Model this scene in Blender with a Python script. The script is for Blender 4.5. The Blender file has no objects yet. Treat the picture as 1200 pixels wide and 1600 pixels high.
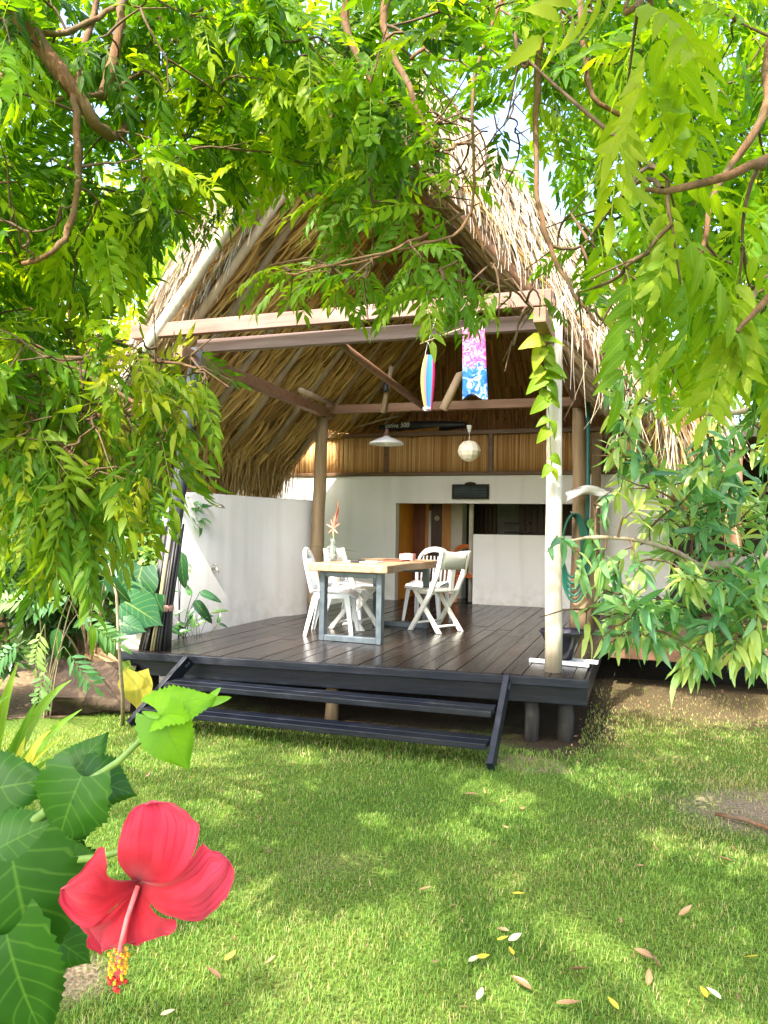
import bpy, math, random
import numpy as np
from mathutils import Matrix, Vector

random.seed(7)
rng = np.random.default_rng(11)
R = math.radians
scene = bpy.context.scene
COL = scene.collection

# ------------------------------------------------------------------ camera frame (measured from the photograph)
FPX, EYE = 1155.0, 1.59
_y, _p, _r = R(19.3), R(1.49), R(1.0)
_f0 = np.array([-math.sin(_y), math.cos(_y), 0.0]); _r0 = np.array([math.cos(_y), math.sin(_y), 0.0]); _u0 = np.array([0, 0, 1.0])
CF = _f0 * math.cos(_p) + _u0 * math.sin(_p)
_u = _u0 * math.cos(_p) - _f0 * math.sin(_p)
CR = _r0 * math.cos(_r) + _u * math.sin(_r)
CU = _u * math.cos(_r) - _r0 * math.sin(_r)
CC = np.array([0, 0, EYE])

def ray(px, py): return CF + CR * (px - 600) / FPX + CU * (800 - py) / FPX
def at(px, py, d): return CC + ray(px, py) * d
def onz(px, py, z):
    v = ray(px, py); return CC + v * (z - EYE) / v[2]
def ony(px, py, y):
    v = ray(px, py); return CC + v * y / v[1]
def proj(P):
    d = np.asarray(P) - CC; z = d @ CF
    return 600 + FPX * (d @ CR) / z, 800 - FPX * (d @ CU) / z, z

# ------------------------------------------------------------------ object helpers
WM = {}                                    # world matrix of every parent, kept by name

def tag(o, label=None, cat=None, group=None, kind=None):
    if label: o['label'] = label
    if cat: o['category'] = cat
    if group: o['group'] = group
    if kind: o['kind'] = kind
    return o

def empty(name, loc, rz=0.0, label=None, cat=None, group=None):
    o = bpy.data.objects.new(name, None); COL.objects.link(o)
    o.empty_display_size = 0.1
    o.location = [float(v) for v in loc]; o.rotation_euler = (0, 0, rz)
    WM[o.name] = Matrix.Translation(Vector([float(v) for v in loc])) @ Matrix.Rotation(rz, 4, 'Z')
    return tag(o, label, cat, group)

def link_mesh(name, V, F, mat, parent=None, smooth=False, tint=None, local=False, bevel=0.0):
    V = np.asarray(V, dtype=np.float64)
    if parent is not None and not local and parent.name in WM:
        M = np.array(WM[parent.name].inverted())
        V = V @ M[:3, :3].T + M[:3, 3]
    me = bpy.data.meshes.new(name)
    if isinstance(F, np.ndarray):
        nv, nf, k = len(V), len(F), F.shape[1]
        me.vertices.add(nv); me.loops.add(nf * k); me.polygons.add(nf)
        me.vertices.foreach_set('co', V.astype(np.float32).ravel())
        me.loops.foreach_set('vertex_index', F.astype(np.int32).ravel())
        me.polygons.foreach_set('loop_start', np.arange(0, nf * k, k, dtype=np.int32))
        me.update(calc_edges=True)
    else:
        me.from_pydata([tuple(v) for v in V], [], F)
        me.update()
    if tint is not None:
        a = me.color_attributes.new('tint', 'FLOAT_COLOR', 'POINT')
        a.data.foreach_set('color', np.asarray(tint, dtype=np.float32).ravel())
    if smooth:
        me.polygons.foreach_set('use_smooth', np.ones(len(me.polygons), dtype=bool))
    if mat is not None: me.materials.append(mat)
    o = bpy.data.objects.new(name, me); COL.objects.link(o)
    if parent is not None:
        o.parent = parent
        WM[o.name] = WM.get(parent.name, Matrix.Identity(4))
    if bevel:
        b = o.modifiers.new('bevel', 'BEVEL'); b.width = bevel; b.segments = 2; b.limit_method = 'ANGLE'; b.angle_limit = R(40)
    return o

class MB:
    """collects shapes that become ONE mesh"""
    def __init__(s): s.V = []; s.F = []; s.T = []
    def add(s, V, F, t=None):
        n = len(s.V); s.V += [tuple(float(c) for c in v) for v in V]
        s.F += [tuple(i + n for i in f) for f in F]
        t = random.random() if t is None else t
        s.T += [(t, .5, .5, 1)] * len(V)
        return s
    def box(s, c, size, rot=None, t=None):
        hx, hy, hz = [v / 2 for v in size]
        P = [Vector((x, y, z)) for x in (-hx, hx) for y in (-hy, hy) for z in (-hz, hz)]
        if rot is not None: P = [rot @ p for p in P]
        P = [p + Vector(c) for p in P]
        return s.add(P, [(0, 1, 3, 2), (4, 6, 7, 5), (0, 4, 5, 1), (2, 3, 7, 6), (0, 2, 6, 4), (1, 5, 7, 3)], t)
    def box2(s, a, b, t=None):
        return s.box([(i + j) / 2 for i, j in zip(a, b)], [abs(j - i) for i, j in zip(a, b)], None, t)
    def bar(s, a, b, w, h, up=(0, 0, 1), t=None):
        a, b = Vector(a), Vector(b); x = (b - a); L = x.length; x.normalize()
        u = Vector(up); y = u.cross(x)
        if y.length < 1e-5: y = Vector((0, 1, 0)).cross(x)
        y.normalize(); z = x.cross(y)
        M = Matrix((x, y, z)).transposed()
        return s.box((a + b) / 2, (L, w, h), M, t)
    def tube(s, pts, rad, n=8, t=None, caps=True, wob=0.0):
        pts = [Vector([float(c) for c in p]) for p in pts]
        if not hasattr(rad, '__len__'): rad = [rad] * len(pts)
        V, F = [], []; prev = None
        for i, p in enumerate(pts):
            d = (pts[min(i + 1, len(pts) - 1)] - pts[max(i - 1, 0)])
            if d.length < 1e-9: d = Vector((0, 0, 1))
            d.normalize()
            if prev is None:
                a = d.orthogonal().normalized()
            else:
                a = prev - d * prev.dot(d)
                a = a.normalized() if a.length > 1e-6 else d.orthogonal().normalized()
            prev = a; b = d.cross(a)
            for k in range(n):
                w = 2 * math.pi * k / n; rr = rad[i] * (1 + wob * (random.random() - .5))
                V.append(p + (a * math.cos(w) + b * math.sin(w)) * rr)
        for i in range(len(pts) - 1):
            for k in range(n):
                k2 = (k + 1) % n
                F.append((i * n + k, i * n + k2, (i + 1) * n + k2, (i + 1) * n + k))
        if caps:
            F.append(tuple(range(n - 1, -1, -1))); F.append(tuple((len(pts) - 1) * n + k for k in range(n)))
        return s.add(V, F, t)
    def lathe(s, prof, c=(0, 0, 0), n=24, t=None, axis=None, rib=0.0, nrib=8):
        V, F = [], []
        for (r, z) in prof:
            for k in range(n):
                w = 2 * math.pi * k / n; q = r * (1 + rib * math.cos(nrib * w))
                p = Vector((q * math.cos(w), q * math.sin(w), z))
                if axis is not None: p = axis @ p
                V.append(p + Vector([float(v) for v in c]))
        for i in range(len(prof) - 1):
            for k in range(n):
                k2 = (k + 1) % n
                F.append((i * n + k, i * n + k2, (i + 1) * n + k2, (i + 1) * n + k))
        return s.add(V, F, t)
    def grid(s, P, t=None, thick=0.0):
        """P[i][j] points"""
        ni, nj = len(P), len(P[0])
        V = [p for row in P for p in row]
        F = [(i * nj + j, i * nj + j + 1, (i + 1) * nj + j + 1, (i + 1) * nj + j) for i in range(ni - 1) for j in range(nj - 1)]
        return s.add(V, F, t)
    def poly(s, pts, depth, t=None):
        """prism: pts a closed outline (3D), extruded by vector depth"""
        n = len(pts); d = Vector(depth); V = [Vector(p) for p in pts] + [Vector(p) + d for p in pts]
        F = [tuple(range(n - 1, -1, -1)), tuple(range(n, 2 * n))] + [(i, (i + 1) % n, n + (i + 1) % n, n + i) for i in range(n)]
        return s.add(V, F, t)
    def build(s, name, mat, parent=None, smooth=False, local=False, bevel=0.0):
        return link_mesh(name, s.V, s.F, mat, parent, smooth, s.T, local, bevel)

# ------------------------------------------------------------------ materials
def new_mat(name):
    m = bpy.data.materials.new(name); m.use_nodes = True
    nt = m.node_tree; nt.nodes.clear()
    out = nt.nodes.new('ShaderNodeOutputMaterial')
    return m, nt, out
def N(nt, t, **kw):
    n = nt.nodes.new(t)
    for k, v in kw.items(): setattr(n, k, v)
    return n
def ramp(nt, stops):
    r = nt.nodes.new('ShaderNodeValToRGB'); e = r.color_ramp.elements
    while len(e) < len(stops): e.new(0.5)
    for el, (p, c) in zip(e, stops): el.position = p; el.color = (c[0], c[1], c[2], 1)
    return r

def solid(name, stops, rough=.6, scale=(4, 4, 4), detail=6, bump=.15, bscale=None, spec=.4, tint=0.0, metal=0.0, dist=0.0, rvar=0.0, sheen=0, coat=0.0, bdist=.01, big=None):
    """noise driven paint / wood / plaster.  scale stretches the grain"""
    m, nt, out = new_mat(name); L = nt.links
    tc = N(nt, 'ShaderNodeTexCoord'); mp = N(nt, 'ShaderNodeMapping'); mp.inputs['Scale'].default_value = scale
    L.new(tc.outputs['Object'], mp.inputs['Vector'])
    nz = N(nt, 'ShaderNodeTexNoise'); nz.inputs['Scale'].default_value = 1; nz.inputs['Detail'].default_value = detail; nz.inputs['Distortion'].default_value = dist
    nz.inputs['Roughness'].default_value = .62
    L.new(mp.outputs[0], nz.inputs['Vector'])
    fac = nz.outputs['Fac']
    if tint:
        at_ = N(nt, 'ShaderNodeAttribute', attribute_name='tint'); sp = N(nt, 'ShaderNodeSeparateColor'); L.new(at_.outputs['Color'], sp.inputs[0])
        mm = N(nt, 'ShaderNodeMix'); mm.inputs[0].default_value = tint
        L.new(fac, mm.inputs[2]); L.new(sp.outputs[0], mm.inputs[3]); fac = mm.outputs[0]
    cr = ramp(nt, stops); L.new(fac, cr.inputs[0])
    col = cr.outputs[0]
    if big:                                    # large stains: (scale, colour, amount)
        n2 = N(nt, 'ShaderNodeTexNoise'); n2.inputs['Scale'].default_value = big[0]; n2.inputs['Detail'].default_value = 5
        L.new(tc.outputs['Object'], n2.inputs['Vector'])
        r2 = ramp(nt, [(.42, (0, 0, 0)), (.72, (big[2],) * 3)]); L.new(n2.outputs['Fac'], r2.inputs[0])
        mx = N(nt, 'ShaderNodeMix', data_type='RGBA'); L.new(r2.outputs[0], mx.inputs[0]); L.new(col, mx.inputs[6]); mx.inputs[7].default_value = (*big[1], 1)
        col = mx.outputs[2]
    b = N(nt, 'ShaderNodeBsdfPrincipled'); L.new(col, b.inputs['Base Color'])
    b.inputs['Roughness'].default_value = rough; b.inputs['Specular IOR Level'].default_value = spec; b.inputs['Metallic'].default_value = metal
    b.inputs['Coat Weight'].default_value = coat
    if rvar:
        mr = N(nt, 'ShaderNodeMapRange'); mr.inputs[3].default_value = max(.03, rough - rvar); mr.inputs[4].default_value = rough + rvar
        L.new(nz.outputs['Fac'], mr.inputs[0]); L.new(mr.outputs[0], b.inputs['Roughness'])
    if bump:
        bp = N(nt, 'ShaderNodeBump'); bp.inputs['Strength'].default_value = bump; bp.inputs['Distance'].default_value = bdist
        if bscale:
            m2 = N(nt, 'ShaderNodeMapping'); m2.inputs['Scale'].default_value = bscale; L.new(tc.outputs['Object'], m2.inputs['Vector'])
            n3 = N(nt, 'ShaderNodeTexNoise'); n3.inputs['Scale'].default_value = 1; n3.inputs['Detail'].default_value = 5; L.new(m2.outputs[0], n3.inputs['Vector'])
            L.new(n3.outputs['Fac'], bp.inputs['Height'])
        else: L.new(nz.outputs['Fac'], bp.inputs['Height'])
        L.new(bp.outputs[0], b.inputs['Normal'])
    L.new(b.outputs[0], out.inputs[0])
    return m

def leafy(name, stops, trans=.45, tcol=(1.25, 1.35, .55), rough=.38, spec=.45, rib=(.35, .42, .10), ribamt=.5, vein=0.0, ribw=.12):
    """leaves: reflecting and translucent, colour by the leaf's own random value, pale midrib"""
    m, nt, out = new_mat(name); L = nt.links
    a = N(nt, 'ShaderNodeAttribute', attribute_name='tint'); sp = N(nt, 'ShaderNodeSeparateColor'); L.new(a.outputs['Color'], sp.inputs[0])
    tc = N(nt, 'ShaderNodeTexCoord'); nz = N(nt, 'ShaderNodeTexNoise'); nz.inputs['Scale'].default_value = 22; nz.inputs['Detail'].default_value = 4
    L.new(tc.outputs['Object'], nz.inputs['Vector'])
    ad = N(nt, 'ShaderNodeMath', operation='MULTIPLY_ADD'); L.new(nz.outputs['Fac'], ad.inputs[0]); ad.inputs[1].default_value = .35
    sb = N(nt, 'ShaderNodeMath', operation='SUBTRACT'); L.new(sp.outputs[0], sb.inputs[0]); sb.inputs[1].default_value = .17
    L.new(sb.outputs[0], ad.inputs[2])
    cr = ramp(nt, stops); L.new(ad.outputs[0], cr.inputs[0])
    rr = ramp(nt, [(.02 if ribw > .05 else .01, (ribamt,) * 3), (ribw, (0, 0, 0))]); L.new(sp.outputs[1], rr.inputs[0])
    mx = N(nt, 'ShaderNodeMix', data_type='RGBA'); L.new(rr.outputs[0], mx.inputs[0]); L.new(cr.outputs[0], mx.inputs[6]); mx.inputs[7].default_value = (*rib, 1)
    if vein:
        k2 = N(nt, 'ShaderNodeMath', operation='MULTIPLY'); L.new(sp.outputs[1], k2.inputs[0]); k2.inputs[1].default_value = -13.1
        k = N(nt, 'ShaderNodeMath', operation='MULTIPLY_ADD'); L.new(sp.outputs[2], k.inputs[0]); k.inputs[1].default_value = 40.8; L.new(k2.outputs[0], k.inputs[2])
        wv = N(nt, 'ShaderNodeMath', operation='SINE'); L.new(k.outputs[0], wv.inputs[0])
        vr = N(nt, 'ShaderNodeMapRange'); vr.inputs[1].default_value = .82; vr.inputs[2].default_value = 1; vr.inputs[4].default_value = vein; L.new(wv.outputs[0], vr.inputs[0])
        mv = N(nt, 'ShaderNodeMix', data_type='RGBA'); L.new(vr.outputs[0], mv.inputs[0]); L.new(mx.outputs[2], mv.inputs[6]); mv.inputs[7].default_value = (*rib, 1); mx = mv
    b = N(nt, 'ShaderNodeBsdfPrincipled'); L.new(mx.outputs[2], b.inputs['Base Color']); b.inputs['Roughness'].default_value = rough; b.inputs['Specular IOR Level'].default_value = spec
    t = N(nt, 'ShaderNodeBsdfTranslucent')
    ml = N(nt, 'ShaderNodeMix', data_type='RGBA', blend_type='MULTIPLY'); ml.inputs[0].default_value = 1; L.new(mx.outputs[2], ml.inputs[6]); ml.inputs[7].default_value = (*tcol, 1)
    L.new(ml.outputs[2], t.inputs['Color'])
    ms = N(nt, 'ShaderNodeMixShader'); ms.inputs[0].default_value = trans; L.new(b.outputs[0], ms.inputs[1]); L.new(t.outputs[0], ms.inputs[2])
    L.new(ms.outputs[0], out.inputs[0])
    return m

M = {}
M['deck'] = solid('deck_wood', [(.25, (.005, .004, .0035)), (.5, (.011, .008, .007)), (.75, (.026, .018, .015))], .24, (26, 1.6, 10), 8, .22, tint=.45, rvar=.12, spec=.26, big=(1.1, (.032, .026, .023), .5), bdist=.006)
M['black_wood'] = solid('tarred_wood', [(.3, (.004, .006, .011)), (.6, (.008, .011, .020)), (.8, (.022, .026, .036))], .42, (2, 22, 22), 7, .3, tint=.2, rvar=.1, spec=.28, big=(1.6, (.026, .026, .028), .5))
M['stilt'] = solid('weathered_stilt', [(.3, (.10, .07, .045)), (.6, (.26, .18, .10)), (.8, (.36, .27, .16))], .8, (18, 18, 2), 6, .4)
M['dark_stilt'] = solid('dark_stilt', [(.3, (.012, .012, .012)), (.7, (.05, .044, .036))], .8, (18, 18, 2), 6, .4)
M['beam'] = solid('beam_wood', [(.25, (.12, .052, .034)), (.5, (.20, .10, .07)), (.8, (.32, .19, .15))], .6, (1.2, 24, 24), 8, .3, tint=.2, big=(1.0, (.31, .21, .18), .6))
M['beam2'] = solid('grey_beam_wood', [(.25, (.085, .05, .045)), (.5, (.16, .10, .09)), (.8, (.26, .19, .18))], .6, (1.2, 24, 24), 8, .22, tint=.2)
M['brown_beam'] = solid('brown_beam_wood', [(.25, (.10, .05, .028)), (.5, (.18, .09, .05)), (.8, (.28, .16, .09))], .6, (1.6, 20, 20), 8, .22, tint=.2)
M['pole'] = solid('peeled_pole', [(.25, (.22, .15, .09)), (.5, (.36, .26, .17)), (.8, (.50, .39, .28))], .75, (9, 9, 3), 7, .3, tint=.25)
M['pale_post'] = solid('pale_post_wood', [(.2, (.24, .17, .10)), (.42, (.42, .37, .29)), (.7, (.58, .56, .52))], .7, (11, 11, .9), 8, .35, dist=.6, big=(2.2, (.45, .33, .19), .55))
M['rear_post'] = solid('brown_post_wood', [(.2, (.13, .085, .045)), (.5, (.26, .18, .10)), (.8, (.40, .30, .18))], .75, (12, 12, 1.1), 8, .35)
M['dark_post'] = solid('charred_post_wood', [(.2, (.014, .016, .024)), (.5, (.03, .032, .042)), (.8, (.075, .075, .085))], .5, (16, 16, 1.2), 8, .4)
M['thatch_in'] = solid('thatch_inside', [(.1, (.32, .18, .055)), (.4, (.72, .47, .16)), (.7, (.85, .62, .26)), (.95, (.90, .74, .40))], .7, (5, 5, 5), 4, 0, tint=.75, spec=.3)
M['thatch_out'] = solid('thatch_outside', [(.1, (.14, .09, .05)), (.4, (.34, .26, .17)), (.7, (.50, .42, .32)), (.95, (.66, .60, .52))], .75, (5, 5, 5), 4, 0, tint=.75, spec=.3)
M['thatch_hang'] = solid('thatch_hanging', [(.1, (.15, .08, .03)), (.4, (.46, .28, .10)), (.7, (.68, .48, .20)), (.95, (.80, .62, .31))], .75, (5, 5, 5), 4, 0, tint=.75, spec=.3)
M['thatch_core'] = solid('thatch_core', [(.3, (.26, .15, .055)), (.7, (.46, .29, .11))], .9, (12, 12, 12), 5, .5)
M['thatch_rear'] = solid('thatch_red', [(.1, (.16, .06, .025)), (.45, (.42, .18, .07)), (.8, (.60, .30, .13))], .75, (5, 5, 5), 4, 0, tint=.75)
M['plaster'] = solid('white_plaster', [(.3, (.82, .81, .80)), (.7, (.88, .87, .86))], .85, (2.2, 2.2, 2.2), 7, .12, bscale=(26, 26, 26), big=(.55, (.74, .70, .64), .5))
def weather(m, z0, z1, amt=.5):
    nt = m.node_tree; L = nt.links; b = next(n for n in nt.nodes if n.type == 'BSDF_PRINCIPLED'); src = b.inputs['Base Color'].links[0].from_socket
    tc = N(nt, 'ShaderNodeTexCoord'); gm = N(nt, 'ShaderNodeNewGeometry'); sx = N(nt, 'ShaderNodeSeparateXYZ'); L.new(gm.outputs['Position'], sx.inputs[0])
    mr = N(nt, 'ShaderNodeMapRange'); mr.inputs[1].default_value = z0; mr.inputs[2].default_value = z1; mr.inputs[3].default_value = 1; mr.inputs[4].default_value = 0; L.new(sx.outputs[2], mr.inputs[0])
    nz = N(nt, 'ShaderNodeTexNoise'); nz.inputs['Scale'].default_value = 7; nz.inputs['Detail'].default_value = 8; L.new(gm.outputs['Position'], nz.inputs['Vector'])
    r = ramp(nt, [(.40, (0, 0, 0)), (.70, (1, 1, 1))]); L.new(nz.outputs['Fac'], r.inputs[0])
    mp = N(nt, 'ShaderNodeMapping'); mp.inputs['Scale'].default_value = (5, 5, .35); L.new(gm.outputs['Position'], mp.inputs['Vector'])
    n2 = N(nt, 'ShaderNodeTexNoise'); n2.inputs['Scale'].default_value = 1; n2.inputs['Detail'].default_value = 7; L.new(mp.outputs[0], n2.inputs['Vector'])
    r2 = ramp(nt, [(.52, (0, 0, 0)), (.74, (.4, .4, .4))]); L.new(n2.outputs['Fac'], r2.inputs[0])
    m1 = N(nt, 'ShaderNodeMath', operation='MULTIPLY'); L.new(mr.outputs[0], m1.inputs[0]); L.new(r.outputs[0], m1.inputs[1])
    a = N(nt, 'ShaderNodeMath', operation='ADD', use_clamp=True); L.new(m1.outputs[0], a.inputs[0]); L.new(r2.outputs[0], a.inputs[1])
    m2 = N(nt, 'ShaderNodeMath', operation='MULTIPLY'); L.new(a.outputs[0], m2.inputs[0]); m2.inputs[1].default_value = amt
    mx = N(nt, 'ShaderNodeMix', data_type='RGBA'); L.new(m2.outputs[0], mx.inputs[0]); L.new(src, mx.inputs[6]); mx.inputs[7].default_value = (.44, .38, .29, 1); L.new(mx.outputs[2], b.inputs['Base Color'])
weather(M['plaster'], .5, .95, .55)
M['plaster2'] = solid('garden_wall_plaster', [(.3, (.80, .79, .77)), (.7, (.87, .86, .84))], .85, (1.6, 1.6, 1.2), 7, .12, bscale=(22, 22, 22), big=(.5, (.66, .61, .52), .6))
weather(M['plaster2'], .3, 1.0, .6)
M['bamboo'] = solid('bamboo_canes', [(.1, (.26, .11, .03)), (.4, (.58, .31, .11)), (.7, (.72, .44, .19)), (.95, (.80, .58, .30))], .5, (6, 6, 2), 5, .1, tint=.7)
M['rail'] = solid('rail_wood', [(.3, (.09, .045, .022)), (.7, (.19, .10, .05))], .5, (2, 20, 20), 6, .15)
M['orange_wall'] = solid('orange_wall', [(.3, (.72, .25, .02)), (.7, (.82, .33, .035))], .8, (3, 3, 3), 5, .06)
M['orange_frame'] = solid('orange_wood', [(.3, (.42, .17, .03)), (.7, (.58, .27, .06))], .5, (18, 18, 2), 5, .1)
M['dark_door'] = solid('dark_door_wood', [(.3, (.035, .016, .009)), (.7, (.09, .042, .022))], .45, (16, 16, 2), 6, .2)
M['red_door'] = solid('red_door_wood', [(.3, (.13, .03, .012)), (.7, (.24, .075, .028))], .45, (16, 16, 2), 6, .2)
M['beige'] = solid('beige_plaster', [(.3, (.46, .42, .33)), (.7, (.58, .54, .44))], .8, (4, 4, 4), 5, .1)
M['grey_wall'] = solid('grey_plaster', [(.3, (.20, .20, .19)), (.7, (.30, .30, .28))], .8, (4, 4, 4), 5, .1)
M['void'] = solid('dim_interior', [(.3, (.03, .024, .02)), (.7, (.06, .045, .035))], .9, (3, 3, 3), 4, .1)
M['white_plastic'] = solid('white_plastic', [(.3, (.78, .82, .87)), (.7, (.85, .87, .90))], .38, (5, 5, 5), 4, .02, spec=.5)
M['cream_plastic'] = solid('cream_plastic', [(.3, (.80, .79, .72)), (.7, (.87, .86, .80))], .42, (5, 5, 5), 4, .02, spec=.5)
M['orange_plastic'] = solid('orange_plastic', [(.3, (.55, .12, .02)), (.7, (.66, .17, .03))], .35, (5, 5, 5), 4, .02, spec=.5)
M['steel'] = solid('grey_steel', [(.3, (.07, .09, .105)), (.7, (.13, .16, .185))], .34, (9, 9, 9), 5, .06, metal=.45, rvar=.08)
M['tabletop'] = solid('slab_wood', [(.25, (.20, .115, .06)), (.5, (.34, .22, .13)), (.8, (.46, .34, .23))], .5, (16, 1.3, 10), 8, .2, dist=.5)
M['enamel'] = solid('white_enamel', [(.3, (.62, .64, .66)), (.7, (.74, .76, .78))], .3, (5, 5, 5), 4, .03)
M['shell'] = solid('capiz_shell', [(.3, (.72, .66, .52)), (.7, (.84, .80, .70))], .5, (22, 22, 22), 3, .25)
M['black'] = solid('black_plastic', [(.3, (.012, .012, .014)), (.7, (.03, .03, .034))], .45, (8, 8, 8), 4, .05)
M['brown_cord'] = solid('brown_cap', [(.3, (.10, .05, .035)), (.7, (.18, .09, .06))], .6, (8, 8, 8), 4, .05)
M['white_paint'] = solid('white_paint', [(.3, (.66, .66, .64)), (.7, (.80, .80, .79))], .5, (7, 7, 7), 5, .08)
M['glaze'] = solid('dark_glaze', [(.3, (.014, .014, .022)), (.7, (.04, .036, .05))], .16, (9, 9, 9), 4, .05, spec=.6)
M['pink'] = solid('pink_card', [(.3, (.66, .28, .30)), (.7, (.76, .38, .40))], .6, (20, 20, 20), 4, .05)
M['paper'] = solid('paper', [(.3, (.70, .66, .60)), (.7, (.80, .77, .73))], .7, (14, 14, 14), 4, .05)
M['green_hose'] = solid('green_hose', [(.3, (.006, .07, .045)), (.7, (.012, .11, .075))], .35, (12, 12, 12), 4, .05)
M['teal_pipe'] = solid('teal_pipe', [(.3, (.015, .10, .095)), (.7, (.03, .16, .15))], .45, (6, 6, 6), 4, .05)
M['chrome'] = solid('tap_metal', [(.3, (.30, .28, .24)), (.7, (.45, .42, .36))], .3, (20, 20, 20), 4, .05, metal=.8)
M['cloth'] = solid('white_cloth', [(.3, (.74, .74, .74)), (.7, (.82, .82, .82))], .9, (14, 14, 14), 5, .2)
M['pink_tie'] = solid('pink_tie', [(.3, (.52, .27, .21)), (.7, (.64, .36, .28))], .7, (20, 20, 20), 4, .2)
M['cane'] = solid('dry_cane', [(.1, (.02, .018, .02)), (.5, (.05, .045, .045)), (.72, (.16, .13, .09)), (.95, (.52, .42, .22))], .5, (30, 30, 2), 4, .1, tint=.8)
M['bark'] = solid('tree_bark', [(.25, (.075, .034, .014)), (.5, (.17, .080, .034)), (.8, (.30, .165, .08))], .9, (34, 34, 11), 9, 1.0, dist=1.0, bdist=.012, big=(6, (.20, .16, .11), .6))
M['twig'] = solid('twig_bark', [(.3, (.07, .04, .022)), (.7, (.17, .10, .055))], .8, (30, 30, 30), 4, .3)
M['pale_bark'] = solid('pale_bark', [(.3, (.26, .19, .12)), (.7, (.46, .36, .25))], .85, (24, 24, 9), 6, .5)
M['stump'] = solid('stump_wood', [(.2, (.012, .008, .005)), (.5, (.045, .028, .018)), (.8, (.16, .115, .07))], .9, (6, 6, 9), 8, .9, dist=1.2, bdist=.03)
M['green_stem'] = solid('green_stem', [(.3, (.10, .18, .035)), (.7, (.20, .30, .07))], .5, (20, 20, 20), 4, .1)
M['tan_leaf'] = solid('dry_leaf_tan', [(.3, (.30, .17, .07)), (.7, (.50, .33, .16))], .7, (30, 30, 30), 5, .3)
M['dish'] = solid('dish', [(.3, (.5, .5, .5)), (.7, (.7, .7, .7))], .3, (6, 6, 6), 3, 0)
M['crate_plastic'] = solid('cream_tin', [(.3, (.52, .50, .42)), (.7, (.66, .64, .56))], .5, (6, 6, 6), 5, .1, big=(5, (.32, .27, .19), .6))

G1, G2, G3 = (.07, .19, .008), (.16, .34, .010), (.34, .47, .014)
M['neem'] = leafy('neem_leaves', [(.0, (.03, .10, .007)), (.35, G1), (.65, G2), (.95, G3)], .58, (1.7, 1.55, .3), rough=.45, spec=.3)
M['neem_yellow'] = leafy('young_neem_leaves', [(.0, G1), (.35, (.11, .23, .010)), (.7, (.23, .33, .014)), (.97, (.38, .40, .02))], .5, (1.45, 1.35, .3), rough=.45, spec=.3)
M['neem_close'] = leafy('broad_neem_leaves', [(.0, G1), (.35, (.14, .28, .010)), (.7, (.25, .37, .014)), (.95, (.34, .40, .03))], .55, (1.35, 1.3, .25), rough=.5, spec=.25, vein=.25)
M['pale_leaf'] = leafy('blue_green_leaves', [(.0, (.06, .18, .07)), (.35, (.13, .32, .13)), (.65, (.28, .46, .16)), (.95, (.54, .60, .16))], .4, (1.25, 1.35, .5), rough=.3, spec=.55)
M['dark_leaf'] = leafy('dark_shrub_leaves', [(.0, (.012, .05, .018)), (.5, (.035, .12, .03)), (.9, (.11, .22, .045))], .3, rough=.26, spec=.65)
M['back_leaf'] = leafy('sunlit_tree_leaves', [(.0, (.07, .18, .008)), (.4, (.20, .36, .012)), (.75, (.42, .52, .02)), (.97, (.62, .60, .03))], .55, (1.5, 1.4, .3), rough=.5, spec=.3)
M['back_dark'] = leafy('far_tree_leaves', [(.0, (.018, .06, .02)), (.5, (.05, .14, .035)), (.9, (.15, .27, .05))], .4)
M['hib_leaf'] = leafy('hibiscus_leaves', [(.0, (.012, .055, .007)), (.45, (.035, .125, .010)), (.75, (.085, .23, .013)), (.97, (.20, .40, .012))], .35, (1.3, 1.4, .4), rough=.42, spec=.3, rib=(.12, .25, .03), vein=.30, ribw=.045)
M['strap'] = leafy('strap_leaves', [(.0, (.05, .14, .015)), (.45, (.13, .28, .02)), (.75, (.30, .42, .04)), (.97, (.60, .52, .08))], .4, (1.3, 1.3, .5))
M['big_leaf'] = leafy('arum_leaves', [(.0, (.012, .06, .022)), (.6, (.03, .13, .045)), (.95, (.10, .24, .06))], .25, rough=.3, spec=.5, vein=.25, ribw=.05)
M['turning_leaf'] = leafy('turning_leaf', [(.0, (.05, .14, .02)), (.45, (.16, .22, .03)), (.7, (.42, .34, .04)), (.97, (.55, .36, .05))], .35, vein=.2)
M['fallen_y'] = leafy('fallen_yellow_leaf', [(.0, (.55, .38, .03)), (.9, (.75, .55, .06))], .2)
M['fallen_b'] = leafy('fallen_brown_leaf', [(.0, (.15, .07, .035)), (.9, (.34, .19, .10))], .1)
M['fallen_p'] = leafy('fallen_pale_leaf', [(.0, (.52, .46, .28)), (.9, (.68, .62, .42))], .15)
M['grass'] = leafy('grass_blades', [(.0, (.075, .17, .024)), (.30, (.16, .30, .045)), (.6, (.27, .40, .075)), (.8, (.40, .37, .14)), (.97, (.48, .40, .21))], .42, (1.6, 1.3, .35), rough=.5, spec=.3, ribamt=0)

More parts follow.
